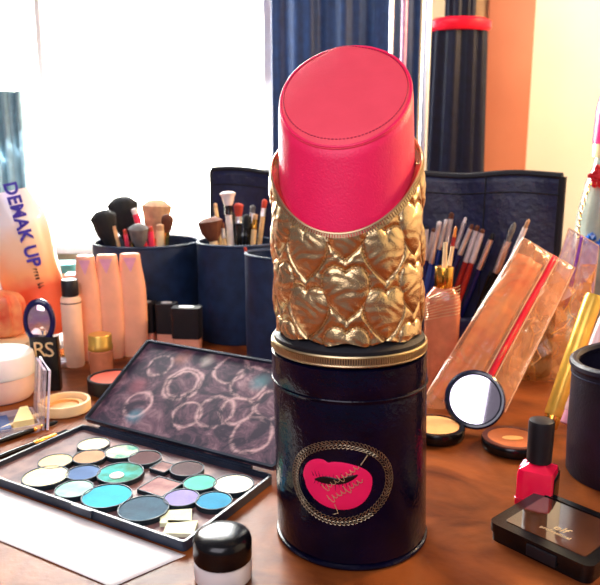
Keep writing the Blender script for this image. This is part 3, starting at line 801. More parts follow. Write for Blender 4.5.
G1 = 'brushes standing in the black brush roll'
# (tip u, v, ferrule bottom u, v, bristle radius, ferrule radius, bristle px, handle, ferrule, bristles, flat, label)
rb = [
 (427, 226, 425.5, 260, .0022, .0026, 3, 'navy_handle', 'chrome', 'hair_black', 1, 'slim navy brush with silver ferrule closest to the gold quilted case'),
 (434, 228, 428, 261, .0028, .0032, 4, 'navy_handle', 'chrome', 'hair_brown', 1, 'short brown tipped brush beside the gold quilted case'),
 (440, 221, 432, 264, .0030, .0034, 4, 'blue_handle', 'chrome', 'hair_white', 1, 'blue handled brush with white pointed tip'),
 (446.5, 219, 440, 250, .0028, .0032, 4, 'blue_handle', 'chrome', 'hair_white', 1, 'blue handled brush with silver ferrule just before the tall brown tipped one'),
 (452, 212, 446, 253, .0032, .0036, 7, 'navy_handle', 'chrome', 'hair_brown', 1, 'tall brush with reddish brown tip above the gold bottle collar'),
 (466, 217, 457, 249, .0020, .0028, 6, 'navy_handle', 'chrome', 'hair_white', 1, 'slender navy brush with a needle thin pale tip'),
 (472.5, 224, 461, 256, .0024, .0032, 5, 'navy_handle', 'chrome', 'hair_brown', 1, 'navy handled brush right before the two red handled ones'),
 (478, 225, 467, 263, .0032, .0036, 6, 'red_handle', 'silver_soft', 'hair_brown', 1, 'red handled brush with dark brown tip, left one of the red pair'),
 (483, 229, 473, 264, .0030, .0036, 4, 'red_handle', 'silver_soft', 'hair_brown', 1, 'red handled brush with silver ferrule, right one of the red pair'),
 (493.5, 233, 481, 271, .0026, .0038, 7, 'navy_handle', 'chrome', 'hair_black', 1, 'dark handled brush with black pointed tip to the right of the red pair'),
 (491, 270, 487, 284, .0016, .0018, 6, 'black', 'black', 'hair_black', 1, 'thin all black liner brush in the brush roll'),
 (515, 222, 499, 275, .0068, .0058, 20, 'black', 'chrome', 'hair_grey', .45, 'wide flat grey bristled brush with silver ferrule beside the zip bag'),
 (529, 219, 514, 262, .0036, .0038, 9, 'black', 'white_handle', 'hair_sand', .6, 'white ferrule brush with small beige tip poking above the zip bag'),
]
for bi, (tu, tv, fu, fv, rbx, rfx, bpx, mh, mfx, mb, fl_, lb) in enumerate(rb):
    yo = -.016 if bi == 4 else -.022 if bi % 2 else -.036
    x0 = atY(tu, tv, .9).x; Y = rollY(x0) + yo
    T = atY(tu, tv, Y); B = atY(fu, fv, Y); d = (T - B); seg_ = d.length; d.normalize()
    Lt = (T.z - .006) / d.z; P0 = T - d * Lt
    P0.y = rollY(P0.x) + yo
    hl = max(.004, bpx / 800.)
    make_brush(P0, T, rfx * 1.15, rfx, rbx, hl, seg_ - hl, M[mh], M[mfx], M[mb], lb, G1, fl_, tip=.25)
# little brush behind the bottle collar with red ring
T = atY(456, 226, .735); B = atY(452, 250, .735); d = (T - B).normalized(); P0 = T - d * ((T.z - .004) / d.z)
make_brush(P0, T, .0026, .0022, .0016, .012, .010, M['cream'], M['red_handle'], mat('amber bristles', '#E0882C', .5), 'thin amber tipped brush with a red ring behind the gold bottle collar', G1)

# ---------------------------------------------------------------- cups at left with brushes
CUPG = 'dark blue cloth brush cups'
cA = Vector((-.2170, .957, 0)); cB = Vector((-.0850, .924, 0)); cD = Vector((-.028, .790, 0))
cup('brush_cup', 'widest dark blue cloth brush cup behind the peach tubes', cA, .0745, .130, M['cup_cloth'], group=CUPG)
cpB = cup('brush_cup', 'dark blue cloth brush cup with a small pale tag and tiny lettering', cB, .0560, .134, M['cup_cloth'], group=CUPG)
cup('brush_cup', 'narrow dark blue cloth cup half hidden behind the gold quilted case', cD, .0370, .135, M['cup_cloth'], tilt=-.2, group=CUPG)
def on_cyl(c, r):
    return lambda x, y, h, a0=0, z0=0: Vector((math.sin(a0 + x / r) * (r + h), -math.cos(a0 + x / r) * (r + h), z0 + y))
fB = on_cyl(cB, .0562)
bm = bm_new(); grid(bm, lambda u, v: fB((u - .5) * .013, (v - .5) * .026, .0009, .55, .092), 6, 4)
o = finish('pale_tag', bm, mat('grey tag', '#6B6C70', .5), cpB, smooth=80); sm = o.modifiers.new('t', 'SOLIDIFY'); sm.thickness = .0008
finish('lettering', marks_bm(8, .020, .0040, lambda x, y, h: fB(x, y, h + .0007, .57, .030)), M['gray_print'], cpB, smooth=0)
finish('small_lettering', marks_bm(9, .021, .0034, lambda x, y, h: fB(x, y, h + .0007, .57, .0235)), M['gray_print'], cpB, smooth=0)

GA = 'brushes in the widest blue cup'
def cup_brush(c, rcup, tu, tv, Y, du, rbx, rfx, hpx, fpx, mh, mfx, mb, lb, g, flat=1, tip=.4, len_=.0):
    T = atY(tu, tv, Y); sc = Y / 680 * 1.02
    off = Vector(((T.x - c.x) * .35 - du * sc, (T.y - c.y) * .5, 0)); P0 = Vector((c.x + off.x, c.y + off.y, .0065))
    return make_brush(P0, T, rfx * .95, rfx, rbx, hpx * sc, fpx * sc, M[mh], M[mfx], M[mb], lb, g, flat, tip=tip)
cup_brush(cA, .07, 101, 210, .925, 0, .0150, .0060, 36, 14, 'black', 'black', 'hair_black', 'large black powder brush at the left rim of the widest cup', GA, tip=.6)
cup_brush(cA, .07, 121, 196, .985, 0, .0190, .0070, 44, 14, 'black', 'black', 'hair_black', 'tallest bushy dark brush in the widest cup', GA, tip=.6)
cup_brush(cA, .07, 114, 226, .908, 0, .0022, .0024, 4, 10, 'wood_handle', 'wood_handle', 'hair_sand', 'thin pale stick brush between the two big black brushes', GA)
cup_brush(cA, .07, 124.5, 229, .912, 0, .0024, .0030, 5, 12, 'pink_handle', 'pink_handle', 'hair_red', 'short pink brush in front of the tallest dark brush', GA)
cup_brush(cA, .07, 134, 208, .935, -22, .0044, .0048, 6, 24, 'pink_handle', 'pink_handle', 'hair_white', 'slanted pink handled brush in the middle of the widest cup', GA)
cup_brush(cA, .07, 138, 224, .905, 0, .0115, .0050, 24, 8, 'black', 'black', 'hair_grey', 'round grey brown brush in front of the slanted pink one', GA, tip=.6)
cup_brush(cA, .07, 157, 199, .970, 0, .0185, .0070, 38, 16, 'pink_handle', 'gold_metal', 'hair_sand', 'big fluffy sand coloured powder brush', GA, tip=.6)
cup_brush(cA, .07, 150, 226, .912, -8, .0034, .0042, 5, 18, 'pink_handle', 'pink_handle', 'hair_red', 'second pink handled brush beside the grey brown one', GA)
cup_brush(cA, .07, 160, 224, .918, -8, .0052, .0056, 6, 22, 'wood_handle', 'cream', 'hair_sand', 'cream ferrule brush in front of the fluffy sand brush', GA)
cup_brush(cA, .07, 168, 214, .940, 0, .0085, .0052, 18, 16, 'wood_handle', 'gold_metal', 'hair_brown', 'brown tipped brush at the right side of the widest cup', GA)
GB = 'brushes in the tagged blue cup'
cup_brush(cB, .05, 209, 217, .925, 0, .0150, .0062, 24, 10, 'wood_handle', 'cream', 'hair_brown', 'bushy dark brown brush with cream ferrule at left of the tagged cup', GB, tip=.6)
cup_brush(cB, .05, 215, 203, .965, 0, .0026, .0028, 5, 22, 'wood_handle', 'wood_handle', 'hair_sand', 'thin pale brush behind the bushy dark brown one', GB)
cup_brush(cB, .05, 227.5, 191, .950, 0, .0085, .0056, 14, 9, 'white_handle', 'black', 'hair_white', 'white tipped brush with black ferrule, tallest in the tagged cup', GB, tip=.75)
cup_brush(cB, .05, 238.5, 203, .935, 0, .0060, .0045, 13, 7, 'black', 'chrome', 'hair_red', 'rust red tipped black brush in the tagged cup', GB, tip=.6)
cup_brush(cB, .05, 231.5, 212, .950, 0, .0050, .0042, 13, 7, 'black', 'black', 'hair_black', 'small all black brush beside the rust red tipped one', GB)
cup_brush(cB, .05, 247, 214, .945, 0, .0060, .0048, 14, 8, 'black', 'black', 'hair_black', 'black brush between the red tipped and grey tipped ones', GB)
cup_brush(cB, .05, 253, 205, .960, 0, .0040, .0040, 8, 10, 'black', 'chrome', 'hair_grey', 'grey tipped black brush in the tagged cup', GB)
cup_brush(cB, .05, 255.5, 214, .935, 0, .0035, .0040, 5, 10, 'wood_handle', 'gold_metal', 'hair_sand', 'pale wooden brush in front of the grey tipped one', GB)
cup_brush(cB, .05, 265, 199, .960, 0, .0040, .0036, 9, 8, 'wood_handle', 'chrome', 'hair_red', 'red tipped brush nearest the gold quilted case', GB)
cup_brush(cB, .05, 222, 222, .925, 0, .0030, .0032, 6, 10, 'wood_handle', 'chrome', 'hair_brown', 'short brown tipped brush low in the tagged cup', GB)
T = atY(245, 247, .795); make_brush((-.040, .795, .0065), T, .0020, .0018, .0018, .006, .010, M['white_handle'], M['rose'], M['hair_red'], 'single slim brush leaning in the narrow blue cup', 'brushes in the narrow blue cup')

# ---------------------------------------------------------------- left: peach tubes
def make_tube_bottle():
    t = thing('foundation_tube', '', 'foundation tube')
    def R_(z):
        k = z / .130
        return .0150 * (.90 + .16 * math.sin(PI * min(1, k * 1.15)) - .20 * max(0, k - .72) / .28)
    prof = [(0, 0), (R_(0) * .9, 0)] + [(R_(z), z) for z in [.130 * i / 16 for i in range(1, 16)]] + [(R_(.128), .128), (R_(.13) * .9, .1300), (0, .1303)]
    finish('body', lathe(bm_new(), prof, 40, 1, .72, power=2.6), M['peach'], t, smooth=50)
    bm = bm_new(); tri = [(-.0070, .125), (.0070, .125), (.0005, .108)]
    def f(u, v):
        x = (-.0070 + .0140 * u) * (1 - v) + .0005 * v; z = .1255 - .018 * v
        rr = R_(z) * 1.012; y = -rr * .72 * (1 - (abs(x) / rr) ** 2.6) ** (1 / 2.6)
        return (x, y - .0002, z)
    grid(bm, f, 10, 10); o = finish('triangle_print', bm, M['pink_print'], t, smooth=80)
    return t
GT = 'peach foundation tubes in a row'
tb0 = make_tube_bottle()
for i, (u, Y, lb) in enumerate(((91, .822, 'peach foundation tube next to the black capped slim bottle'), (112, .832, 'peach foundation tube in the middle of the row of three'), (134.5, .842, 'peach foundation tube beside the black capped square bottles'))):
    o = tb0 if i == 0 else copy_tree(tb0)
    o.location = (atY(u, 300, Y).x, Y - .012, 0); o.rotation_euler = (0, 0, R((6, 2, 10)[i])); o['label'] = lb; o['group'] = GT
    o.scale = (1.0, 1, 1) if i == 0 else (1.14, 1, 1)
# slim beige bottle with black cap
p = atY(77, 330, .80)
SB = thing('slim_bottle', 'slim pale beige bottle with a short black cap left of the peach tubes', 'bottle', (p.x, .785, 0))
finish('body', lathe(bm_new(), [(0, 0), (.0105, 0), (.0115, .002), (.0118, .082), (.0105, .085), (.008, .086), (0, .086)], 40), M['peach_pale'], SB)
finish('band_line', lathe(bm_new(), [(.0119, .0775), (.0121, .0778), (.0121, .0786), (.0119, .0789)], 40), M['dark_print'], SB)
finish('cap', lathe(bm_new(), [(0, .086), (.0092, .086), (.0096, .087), (.0096, .1045), (.0088, .1055), (0, .1055)], 40), M['black_matte'], SB)

# black-capped square foundation bottles
def make_square(w=.0175):
    t = thing('square_bottle', '', 'bottle')
    finish('glass_body', prism(bm_new(), rrect(w * 1.0, w * .9, .003), .0, .0235), M['skin_glass'], t, bevel=.0008)
    finish('cap', prism(bm_new(), rrect(w * 1.08, w * .98, .0035), .0240, .0600), M['black_matte'], t, bevel=.0014)
    finish('cap_top_disc', lathe(bm_new(), disc_prof(w * .30, .0600, .0606, .0002), 24), M['silver_soft'], t)
    return t
GQ = 'black capped square bottles behind the palette lid'
sq = make_square(.0215)
for i, (u, Y, wd, lb) in enumerate(((147, .852, 1, 'black capped square foundation bottle touching the peach tubes'), (167, .846, 1.1, 'middle black capped square foundation bottle behind the palette lid'), (187, .822, 1.55, 'widest black capped square foundation bottle showing peach glass'))):
    o = sq if i == 0 else copy_tree(sq)
    o.location = (atY(u, 320, Y).x, Y, 0); o.scale = (wd, 1, 1.07); o.rotation_euler = (0, 0, R(-6)); o['label'] = lb; o['group'] = GQ

# small jar with gold cap
p = atY(102, 360, .765)
GJ = thing('small_glass_jar', 'small peach filled glass jar with a yellow gold cap', 'jar', (p.x, .762, 0))
finish('jar_body', lathe(bm_new(), [(0, 0), (.0132, 0), (.0140, .0015), (.0140, .026), (.0125, .0275), (0, .0275)], 40), M['frost'], GJ)
finish('cap', lathe(bm_new(), [(0, .0275), (.0138, .0275), (.0144, .0285), (.0140, .0335), (.0134, .0345), (.0136, .0440), (.0126, .0455), (0, .0455)], 40), mat('yellow gold cap', '#EDBE5C', .3, metal=.6), GJ)
# ridged lid stack
p = at(68, 364)
RS_ = thing('ridged_lid_jar', 'low jar with stacked silver and gold ridged lids behind the standing compact', 'jar', (p.x - .003, .790, 0))
finish('base', lathe(bm_new(), disc_prof(.0150, 0, .006, .001), 40), M['chrome'], RS_)
finish('ridged_lid', lathe(bm_new(), [(0, .0062), (.0148, .0062), (.0158, .0075), (.0148, .0090), (.0158, .0105), (.0146, .0125), (.0146, .0135), (0, .0135)], 40), M['silver_soft'], RS_)
finish('gold_disc', lathe(bm_new(), disc_prof(.0138, .0136, .0160, .0005), 40), M['gold_metal'], RS_)
# black pot of coral blush
p = at(103, 386, .012)
CB = thing('blush_pot', 'open black pot of coral cream blush by the palette lid', 'pot', (-.2010, .6960, 0))
r = .0262
finish('pot', lathe(bm_new(), [(0, 0), (r * .9, 0), (r, .002), (r, .0155), (r - .001, .0165), (r - .003, .0165), (r - .0035, .0135), (0, .0135)], 48), M['black_matte'], CB)
finish('blush', lathe(bm_new(), [(0, .0136), (r - .0036, .0136), (r - .0036, .0150), (r * .4, .0142), (0, .0142)], 48), M['coral_powder'], CB)
# cream lid lying open
p = at(66, 408, .006)
CL = thing('jar_cover', 'round cream coloured jar lid lying open side up', 'lid', (-.2335, .6395, 0))
r = .0250
finish('lid_wall', lathe(bm_new(), [(0, 0), (r * .95, 0), (r, .0012), (r, .0098), (r - .0006, .0106), (r - .003, .0106), (r - .0036, .0096), (r - .0036, .0025), (0, .0025)], 56), M['cream'], CL)
finish('inner_liner', lathe(bm_new(), [(0, .0026), (r - .006, .0026), (r - .007, .0060), (r - .011, .0062), (r - .012, .0040), (0, .0040)], 48), mat('amber liner', '#E8A55A', .5), CL)

# standing black compact with oval lilac mirror
p = atY(46, 360, .70)
NC = thing('upright_compact', 'black standing compact with an oval lilac mirror and interlaced letters', 'compact', (p.x, .700, 0), R(6))
finish('body', prism(bm_new(), rrect(.0285, .012, .0015), 0, .060), M['black'], NC, bevel=.0010)
fr = finish('mirror_frame', lathe(bm_new(), [(0, -.0035), (.0150, -.0035), (.0168, -.001), (.0168, .0015), (.0150, .0032), (.0128, .003), (.0122, .0012), (0, .0012)], 48, 1, 1.45), mat('dark indigo frame', '#14164A', .2, coat=.4), NC)
fr.location = (-.0035, 0, .0760); fr.rotation_euler = (R(86), 0, R(-4))
finish('mirror_glass', lathe(bm_new(), disc_prof(.0118, .0012, .0022, .0003), 40, 1, 1.5), M['lilac_mirror'], fr)
nf = lambda dx, dz: (lambda x, y, h: Vector((x + dx, -.0060 - h, y + dz)))
finish('letter', text_bm('R', .0230, nf(-.0045, .046), .0003), M['gold_print'], NC, smooth=0)
finish('letter', text_bm('S', .0230, nf(.0060, .0455), .0004), M['gold_print'], NC, smooth=0)

# white cotton-pad tub
p = atY(10, 360, .68)
WT = thing('white_tub', 'low round white tub with a translucent pinkish lower half', 'tub', (-.3110, .676, 0))
r = .0330
finish('lower_body', lathe(bm_new(), [(0, .0015), (r * .88, .0015), (r * .96, .006), (r, .016), (r, .026), (0, .026)], 56), mat('milky pink plastic', '#F2CDBE', .25, var=.1, vscale=25, coat=.6, sss=.2), WT)
finish('foot_ring', lathe(bm_new(), [(0, 0), (r * .80, 0), (r * .84, .0014), (0, .0014)], 56), mat('lilac plastic', '#B7A3D8', .3), WT)
finish('lid', lathe(bm_new(), [(0, .0262), (r * 1.02, .0262), (r * 1.04, .028), (r * 1.04, .044), (r * 1.0, .048), (r * .9, .0500), (0, .0505)], 56), M['white_plastic'], WT)
finish('magenta_seal', lathe(bm_new(), disc_prof(r * .30, .0506, .0512, .0002), 40, cx=-.014), M['magenta_print'], WT)

# open clear-lidded palette at left with blue and cream
BXc = at(15, 432)
BX = thing('clear_palette', 'small open palette with a clear upright lid, blue powder and cream wedge', 'palette', (-.2760, .592, 0), R(30))
W_, D_ = .062, .050
bm = bm_new(); prism(bm, rrect(W_, D_, .003), 0, .002); rim(bm, rrect(W_, D_, .003), rrect(W_ - .004, D_ - .004, .002), .002, .0075)
finish('tray', bm, M['acrylic'], BX, smooth=30)
finish('blue_powder', box(bm_new(), (-.010, .0015, .0040), (.034, .036, .0036)), mat('navy blue powder', '#173A78', .6), BX, bevel=.0006)
bm = bm_new(); prism(bm, [(.008, -.019), (.026, -.019), (.026, .019), (.019, .019)], .0022, .0115); finish('cream_wedge', bm, mat('cream sponge', '#FBE3A0', .8, var=.05, bump=.4), BX, bevel=.0008)
cl = finish('clear_lid', prism(bm_new(), rrect(.0025, D_, .001, 3), 0, .056), M['acrylic'], BX)
cl.location = (W_ / 2 + .0015, 0, .001); cl.rotation_euler = (0, R(6), 0)
bm = bm_new(); pts = [(0.0035, -D_ / 2, 0), (.0035, -D_ / 2, .056), (.0035, D_ / 2, .056), (.0035, D_ / 2, 0)]
tube(bm, pts, .0012, 6); finish('lid_edge', bm, mat('pale lilac plastic edge', '#E6DCF0', .2), cl)

# pencils and slim brushes lying on the table
def lying(u0, v0, u1, v1, r, mh, mfx, mb, hl, fl, lb, ang=None):
    a, b = at(u0, v0, r), at(u1, v1, r); a.z = b.z = r * 1.04
    return make_brush(a, b, r, r * .92, r * .8, hl, fl, M[mh], M[mfx], M[mb], lb, 'slim brushes lying on the table', tip=.3)
lying(-40, 455, 58, 421.5, .0026, 'black', 'gold_metal', 'hair_black', .016, .010, 'slim black brush with gold ferrule lying nearest the clear palette')
lying(-44, 474, 69, 430.5, .0026, 'black', 'gold_metal', 'hair_black', .014, .022, 'slim dark brush with long gold ferrule lying along the big palette')
lying(-40, 447, 42, 414, .0030, 'wood_handle', 'cream', 'hair_white', .006, .012, 'cream pencil thin applicator lying against the clear palette')

# ---------------------------------------------------------------- far left: cotton pad bag and boxes
CP = thing('cotton_pad_bag', 'leaning white and orange bag of cotton pads with blue lettering', 'bag', (-.3420, .900, .0102))
CP.rotation_euler = (0, R(-13), 0)
RB = .0400
def fbag(u, v):
    a = 2 * PI * u; z = .195 * v; r = RB * (1 - .25 * max(0, v - .8) / .2 - .1 * max(0, .08 - v) / .08)
    r *= 1 + .025 * math.sin(5 * a + 9 * v) * (.4 + v) + .02 * math.sin(3 * a - 6 * v)
    return (r * math.cos(a), r * .8 * math.sin(a), z)
def bagmat():
    m = mat('printed cotton bag film', '#FBF6F6', .3, var=.04, vscale=20, coat=.4)
    nt = m.node_tree; N = nt.nodes; L = nt.links; b = N['Principled BSDF']; src = b.inputs['Base Color'].links[0].from_socket
    tc = [n for n in N if n.type == 'TEX_COORD'][0]; sp = N.new('ShaderNodeSeparateXYZ'); L.new(tc.outputs['Object'], sp.inputs[0])
    n = N.new('ShaderNodeTexNoise'); n.inputs['Scale'].default_value = 30; L.new(tc.outputs['Object'], n.inputs['Vector'])
    ad = N.new('ShaderNodeMath'); ad.operation = 'MULTIPLY_ADD'; L.new(n.outputs['Fac'], ad.inputs[0]); ad.inputs[1].default_value = .03; L.new(sp.outputs['Z'], ad.inputs[2])
    rp = N.new('ShaderNodeValToRGB'); mr = N.new('ShaderNodeMapRange'); mr.inputs[1].default_value = 0; mr.inputs[2].default_value = .2; L.new(ad.outputs[0], mr.inputs[0]); L.new(mr.outputs[0], rp.inputs['Fac'])
    e = rp.color_ramp.elements; e[0].position = .40; e[0].color = lin('#E8623C'); e[1].position = .50; e[1].color = lin('#F7B078')
    x = e.new(.72); x.color = lin('#FAD9B8'); y = e.new(.85); y.color = lin('#FDF8F6')
    L.new(rp.outputs['Color'], b.inputs['Base Color'])
    return m
bm = bm_new(); grid(bm, fbag, 72, 40, True)
bmesh.ops.holes_fill(bm, edges=[e for e in bm.edges if len(e.link_faces) == 1])
finish('film', bm, bagmat(), CP, smooth=70)
def fbt(a0, z0, zc=1):
    def f(x, y, h):
        a = -PI / 2 + a0 + y / RB; z = z0 - x
        r = RB * 1.045 + h; return Vector((r * math.cos(a), r * .8 * math.sin(a), z))
    return f
finish('lettering', text_bm('DEMAK UP', .0225, fbt(.50, .150), .0006, spacing=1.02, bold=.0007), M['blue_print'], CP, smooth=0)
finish('small_lettering', marks_bm(7, .028, .0070, fbt(.50, .078)), M['dark_print'], CP, smooth=0)

bx = thing('cream_box', 'small cream carton with a dark printed line left of the slim bottle', 'box', (-.300, .905, 0), R(8))
finish('carton', box(bm_new(), (0, 0, .046), (.032, .030, .092)), mat('peach carton', '#F0A98C', .5), bx, bevel=.001)
finish('printed_line', marks_bm(6, .022, .0045, lambda x, y, h: Vector((x, -.0151 - h, .072 + y))), M['dark_print'], bx, smooth=0)
finish('dark_panel', box(bm_new(), (0, -.0153, .028), (.032, .0006, .042)), mat('olive grey panel', '#5C5A48', .5), bx)
bx = thing('flat_box', 'pale cream flat box with an orange pouch resting on it', 'box', (-.385, .835, 0), R(-4))
finish('box_body', box(bm_new(), (0, 0, .011), (.100, .060, .022)), M['cream'], bx, bevel=.002)
finish('dark_stripe', box(bm_new(), (.0, -.0302, .008), (.08, .0006, .005)), M['dark_print'], bx)
bm = bm_new()
def fpo(u, v):
    a = 2 * PI * u; zz = .058 * v; k = (1 - abs(2 * v - 1) ** 3) ** .5 * .35 + .65 if 0 < v < 1 else .55
    r = .033 * k * (1 + .05 * math.sin(13 * a) + .03 * math.sin(29 * a)); return (r * 1.2 * math.cos(a), r * .7 * math.sin(a), zz)
grid(bm, fpo, 90, 16, True); bmesh.ops.holes_fill(bm, edges=[e for e in bm.edges if len(e.link_faces) == 1])
po = finish('orange_pouch', bm, mat('orange striped film', '#E2583A', .35, col2='#F2A06A', vscale=50), smooth=70); po.location = (-.388, .838, .0222)
tag(po, 'crinkled orange pouch resting on the pale flat box', 'pouch')
# teal folded things on the sill
for k, (z, h, c, lb) in enumerate(((0, .020, '#2A7C86', 'teal folded cloth at the bottom of the little pile by the window'), (.0202, .014, '#E9CFA0', 'cream folded cloth in the middle of the little pile by the window'), (.0344, .016, '#4E9DA6', 'light teal folded cloth on top of the little pile by the window'))):
    o = finish('folded_cloth', prism(bm_new(), rrect(.085 - k * .004, .06, .01), 0, h), mat('folded cloth %d' % k, c, .8, bump=.5, bscale=120), bevel=.005, seg=3)
    o.location = (-.4580, 1.260, z + .0003); o.rotation_euler = (0, 0, R(6 * k - 5)); tag(o, lb, 'cloth', 'folded cloths by the window')
o = finish('white_box', prism(bm_new(), rrect(.26, .16, .008), 0, .135), M['sill_white'], bevel=.004); o.location = (-.640, 1.25, 0)
tag(o, 'large white box below the window at the left', 'box')

# ---------------------------------------------------------------- right: clear bags and tubes
def quad_sheet(c00, c10, c01, c11, bulge, nrm_, seed, nu=50, nv=50, wr=.0015):
    rn_ = random.Random(seed); ph = [rn_.uniform(0, 6) for _ in range(8)]
    def f(u, v, side=1):
        p = c00.lerp(c10, u).lerp(c01.lerp(c11, u), v); e = (4 * u * (1 - u)) ** .5 * (4 * v * (1 - v)) ** .5 if 0 < u < 1 and 0 < v < 1 else 0
        w_ = math.sin(9 * u + 5 * v + ph[0]) + .7 * abs(math.sin(13 * u - 9 * v + ph[1])) + .5 * abs(math.sin(23 * v + 7 * u + ph[2])) + .4 * math.sin(37 * u + ph[3])
        return p + nrm_ * (side * bulge * e + wr * w_ * (.3 + e))
    return f
def zip_bag(name, label, c00, c10, c01, c11, bulge, film, zipc, zu, seed, group, contents=None):
    n_ = (c10 - c00).cross(c01 - c00).normalized()
    if n_.y > 0: n_ = -n_
    base = (c00 + c10) / 2
    t = thing(name, label, 'plastic bag', (base.x, base.y, 0), group=group)
    inv = Matrix.Translation((-base.x, -base.y, 0))
    f = quad_sheet(c00, c10, c01, c11, bulge, n_, seed)
    bm = bm_new(); grid(bm, lambda u, v: inv @ f(u, v, 1), 40, 40); finish('front_film', bm, film, t, smooth=70)
    bm = bm_new(); grid(bm, lambda u, v: inv @ f(u, v, -1), 40, 40); finish('back_film', bm, film, t, smooth=70)
    bm = bm_new()
    a = [inv @ (f(zu, i / 30, 1) + n_ * .0008) for i in range(31)]
    b = [inv @ (f(zu + .085, i / 30, 1) + n_ * .0008) for i in range(31)]
    bm2 = bm_new(); va = [bm2.verts.new(p) for p in a]; vb = [bm2.verts.new(p) for p in b]
    for i in range(30): bm2.faces.new((va[i], vb[i], vb[i + 1], va[i + 1]))
    o = finish('zip_strip', bm2, zipc, t, smooth=70); sm = o.modifiers.new('t', 'SOLIDIFY'); sm.thickness = .0006
    bm = bm_new()
    for du in (-.02, .105): tube(bm, [inv @ (f(zu + du, i / 30, 1) + n_ * .0006) for i in range(31)], .0006, 5)
    for (p, q) in (((0, 0), (0, 1)), ((0, 1), (1, 1)), ((1, 1), (1, 0))):
        tube(bm, [inv @ f(p[0] + (q[0] - p[0]) * i / 30, p[1] + (q[1] - p[1]) * i / 30, 0) for i in range(31)], .0007, 5)
    finish('film_edge', bm, mat(name + ' edge', '#F6C9A0', .2, coat=.5), t)
    return t, f, n_, inv
GZ = 'clear zip bags'
# across: u from left edge to right edge; up: v
z1 = zip_bag('zip_bag', 'clear zip bag with a bright red zip strip leaning diagonally', atY(418, 408, .640), atY(505, 412, .630), atY(523, 238, .745), atY(575, 268, .735), .010, M['film'], M['red_zip'], .58, 3, GZ)
z3 = zip_bag('zip_bag', 'small clear zip bag with a purple zip strip behind the red one', atY(545, 300, .80), atY(590, 322, .79), atY(569, 228, .80), atY(599, 246, .79), .004, M['film_lilac'], M['purple_zip'], .38, 9, GZ)
# peach sachet seen inside the red zip bag
t = thing('peach_sachet', 'peach paper sachet inside the red zip bag', 'sachet', (0, 0, 0))
f, n_ = z1[1], z1[2]
bm = bm_new(); grid(bm, lambda u, v: f(.06 + .44 * u, .05 + .86 * v, 0), 20, 30); o = finish('sachet', bm, mat('peach sachet film', '#F7A860', .4, col2='#E4652E', vscale=30, bump=.4, bscale=60, bdist=.003), t, smooth=80); sm = o.modifiers.new('t', 'SOLIDIFY'); sm.thickness = .0015; sm.offset = 0  # orange tones put the bag's amber reflections into the sachet colour

# crumpled bag with amber contents
CBG = thing('crumpled_bag', 'crumpled clear bag with amber glints between the zip bag and cup', 'plastic bag', (.2700, .748, 0))
def crump(sx, sy, sz, seed):
    rn_ = random.Random(seed); ph = [rn_.uniform(0, 6) for _ in range(10)]
    def f(u, v):
        a = 2 * PI * u; z = v
        r = (1 - .35 * z) * (1 + .13 * abs(math.sin(3.5 * a + ph[0] + 3 * z)) + .10 * abs(math.sin(6 * a - 7 * z + ph[1])) + .07 * abs(math.sin(11 * a + 9 * z + ph[2])))
        if v == 0: r *= .85
        zz = sz * z * (1 + .10 * math.sin(2 * a + ph[3]) + .06 * abs(math.sin(5 * a + ph[4])))
        return (sx * r * math.cos(a) + .24 * zz, sy * r * math.sin(a), zz)
    return f
fc = crump(.036, .022, .112, 4)
rc_ = random.Random(11); NCU, NCV = 26, 12
jit = [[Vector((rc_.uniform(-1, 1) * .0045, rc_.uniform(-1, 1) * .0035, rc_.uniform(-1, 1) * .004)) for _ in range(NCV + 1)] for _ in range(NCU)]
def fcj(u, v):
    i, j = int(round(u * NCU)) % NCU, int(round(v * NCV)); q = Vector(fc(u, v)); d = jit[i][j].copy()
    if j == 0: d.z = 0
    q = q + d; q.z = max(q.z, .0004 if j else .0002); return q
bm = bm_new(); grid(bm, fcj, NCU, NCV, True)
bmesh.ops.triangulate(bm, faces=bm.faces)
finish('crinkled_film', bm, M['film_amber'], CBG, smooth=0)
bm = bm_new()
for k in range(34):
    i, j = rc_.randrange(NCU), rc_.randrange(1, NCV - 2)
    di = rc_.choice((0, 0, 1, -1)); pts = [fcj((i + di * q) % NCU / NCU, (j + q) / NCV) for q in range(3)]
    tube(bm, pts, .00045, 5)
finish('fold_glints', bm, mat('painted amber glint', '#FFB548', .15, coat=1), CBG, smooth=60)  # bright gold tubes along the folds imitate amber glints on clear film
bm = lathe(bm_new(), [(0, .001), (.017, .001), (.018, .003), (.018, .060), (.012, .068), (.0, .068)], 32, cx=-.004)
db = finish('dark_bottle', bm, mat('dark brown glass', '#2A1010', .15, coat=.5)); db.location = (.274, .751, .0006)
tag(db, 'dark brown bottle inside the crumpled clear bag', 'bottle')
bm = bm_new(); 
o = finish('amber_packet', prism(bm_new(), rrect(.030, .006, .002), 0, .050), mat('amber packet foil', '#E8892E', .25, metal=.4, col2='#F4C05A', vscale=40, bump=.6, bscale=80, bdist=.003), bevel=.001)
o.location = (.2560, .7480, .0006); o.rotation_euler = (R(-4), 0, R(-10)); tag(o, 'amber foil packet inside the crumpled bag', 'packet')

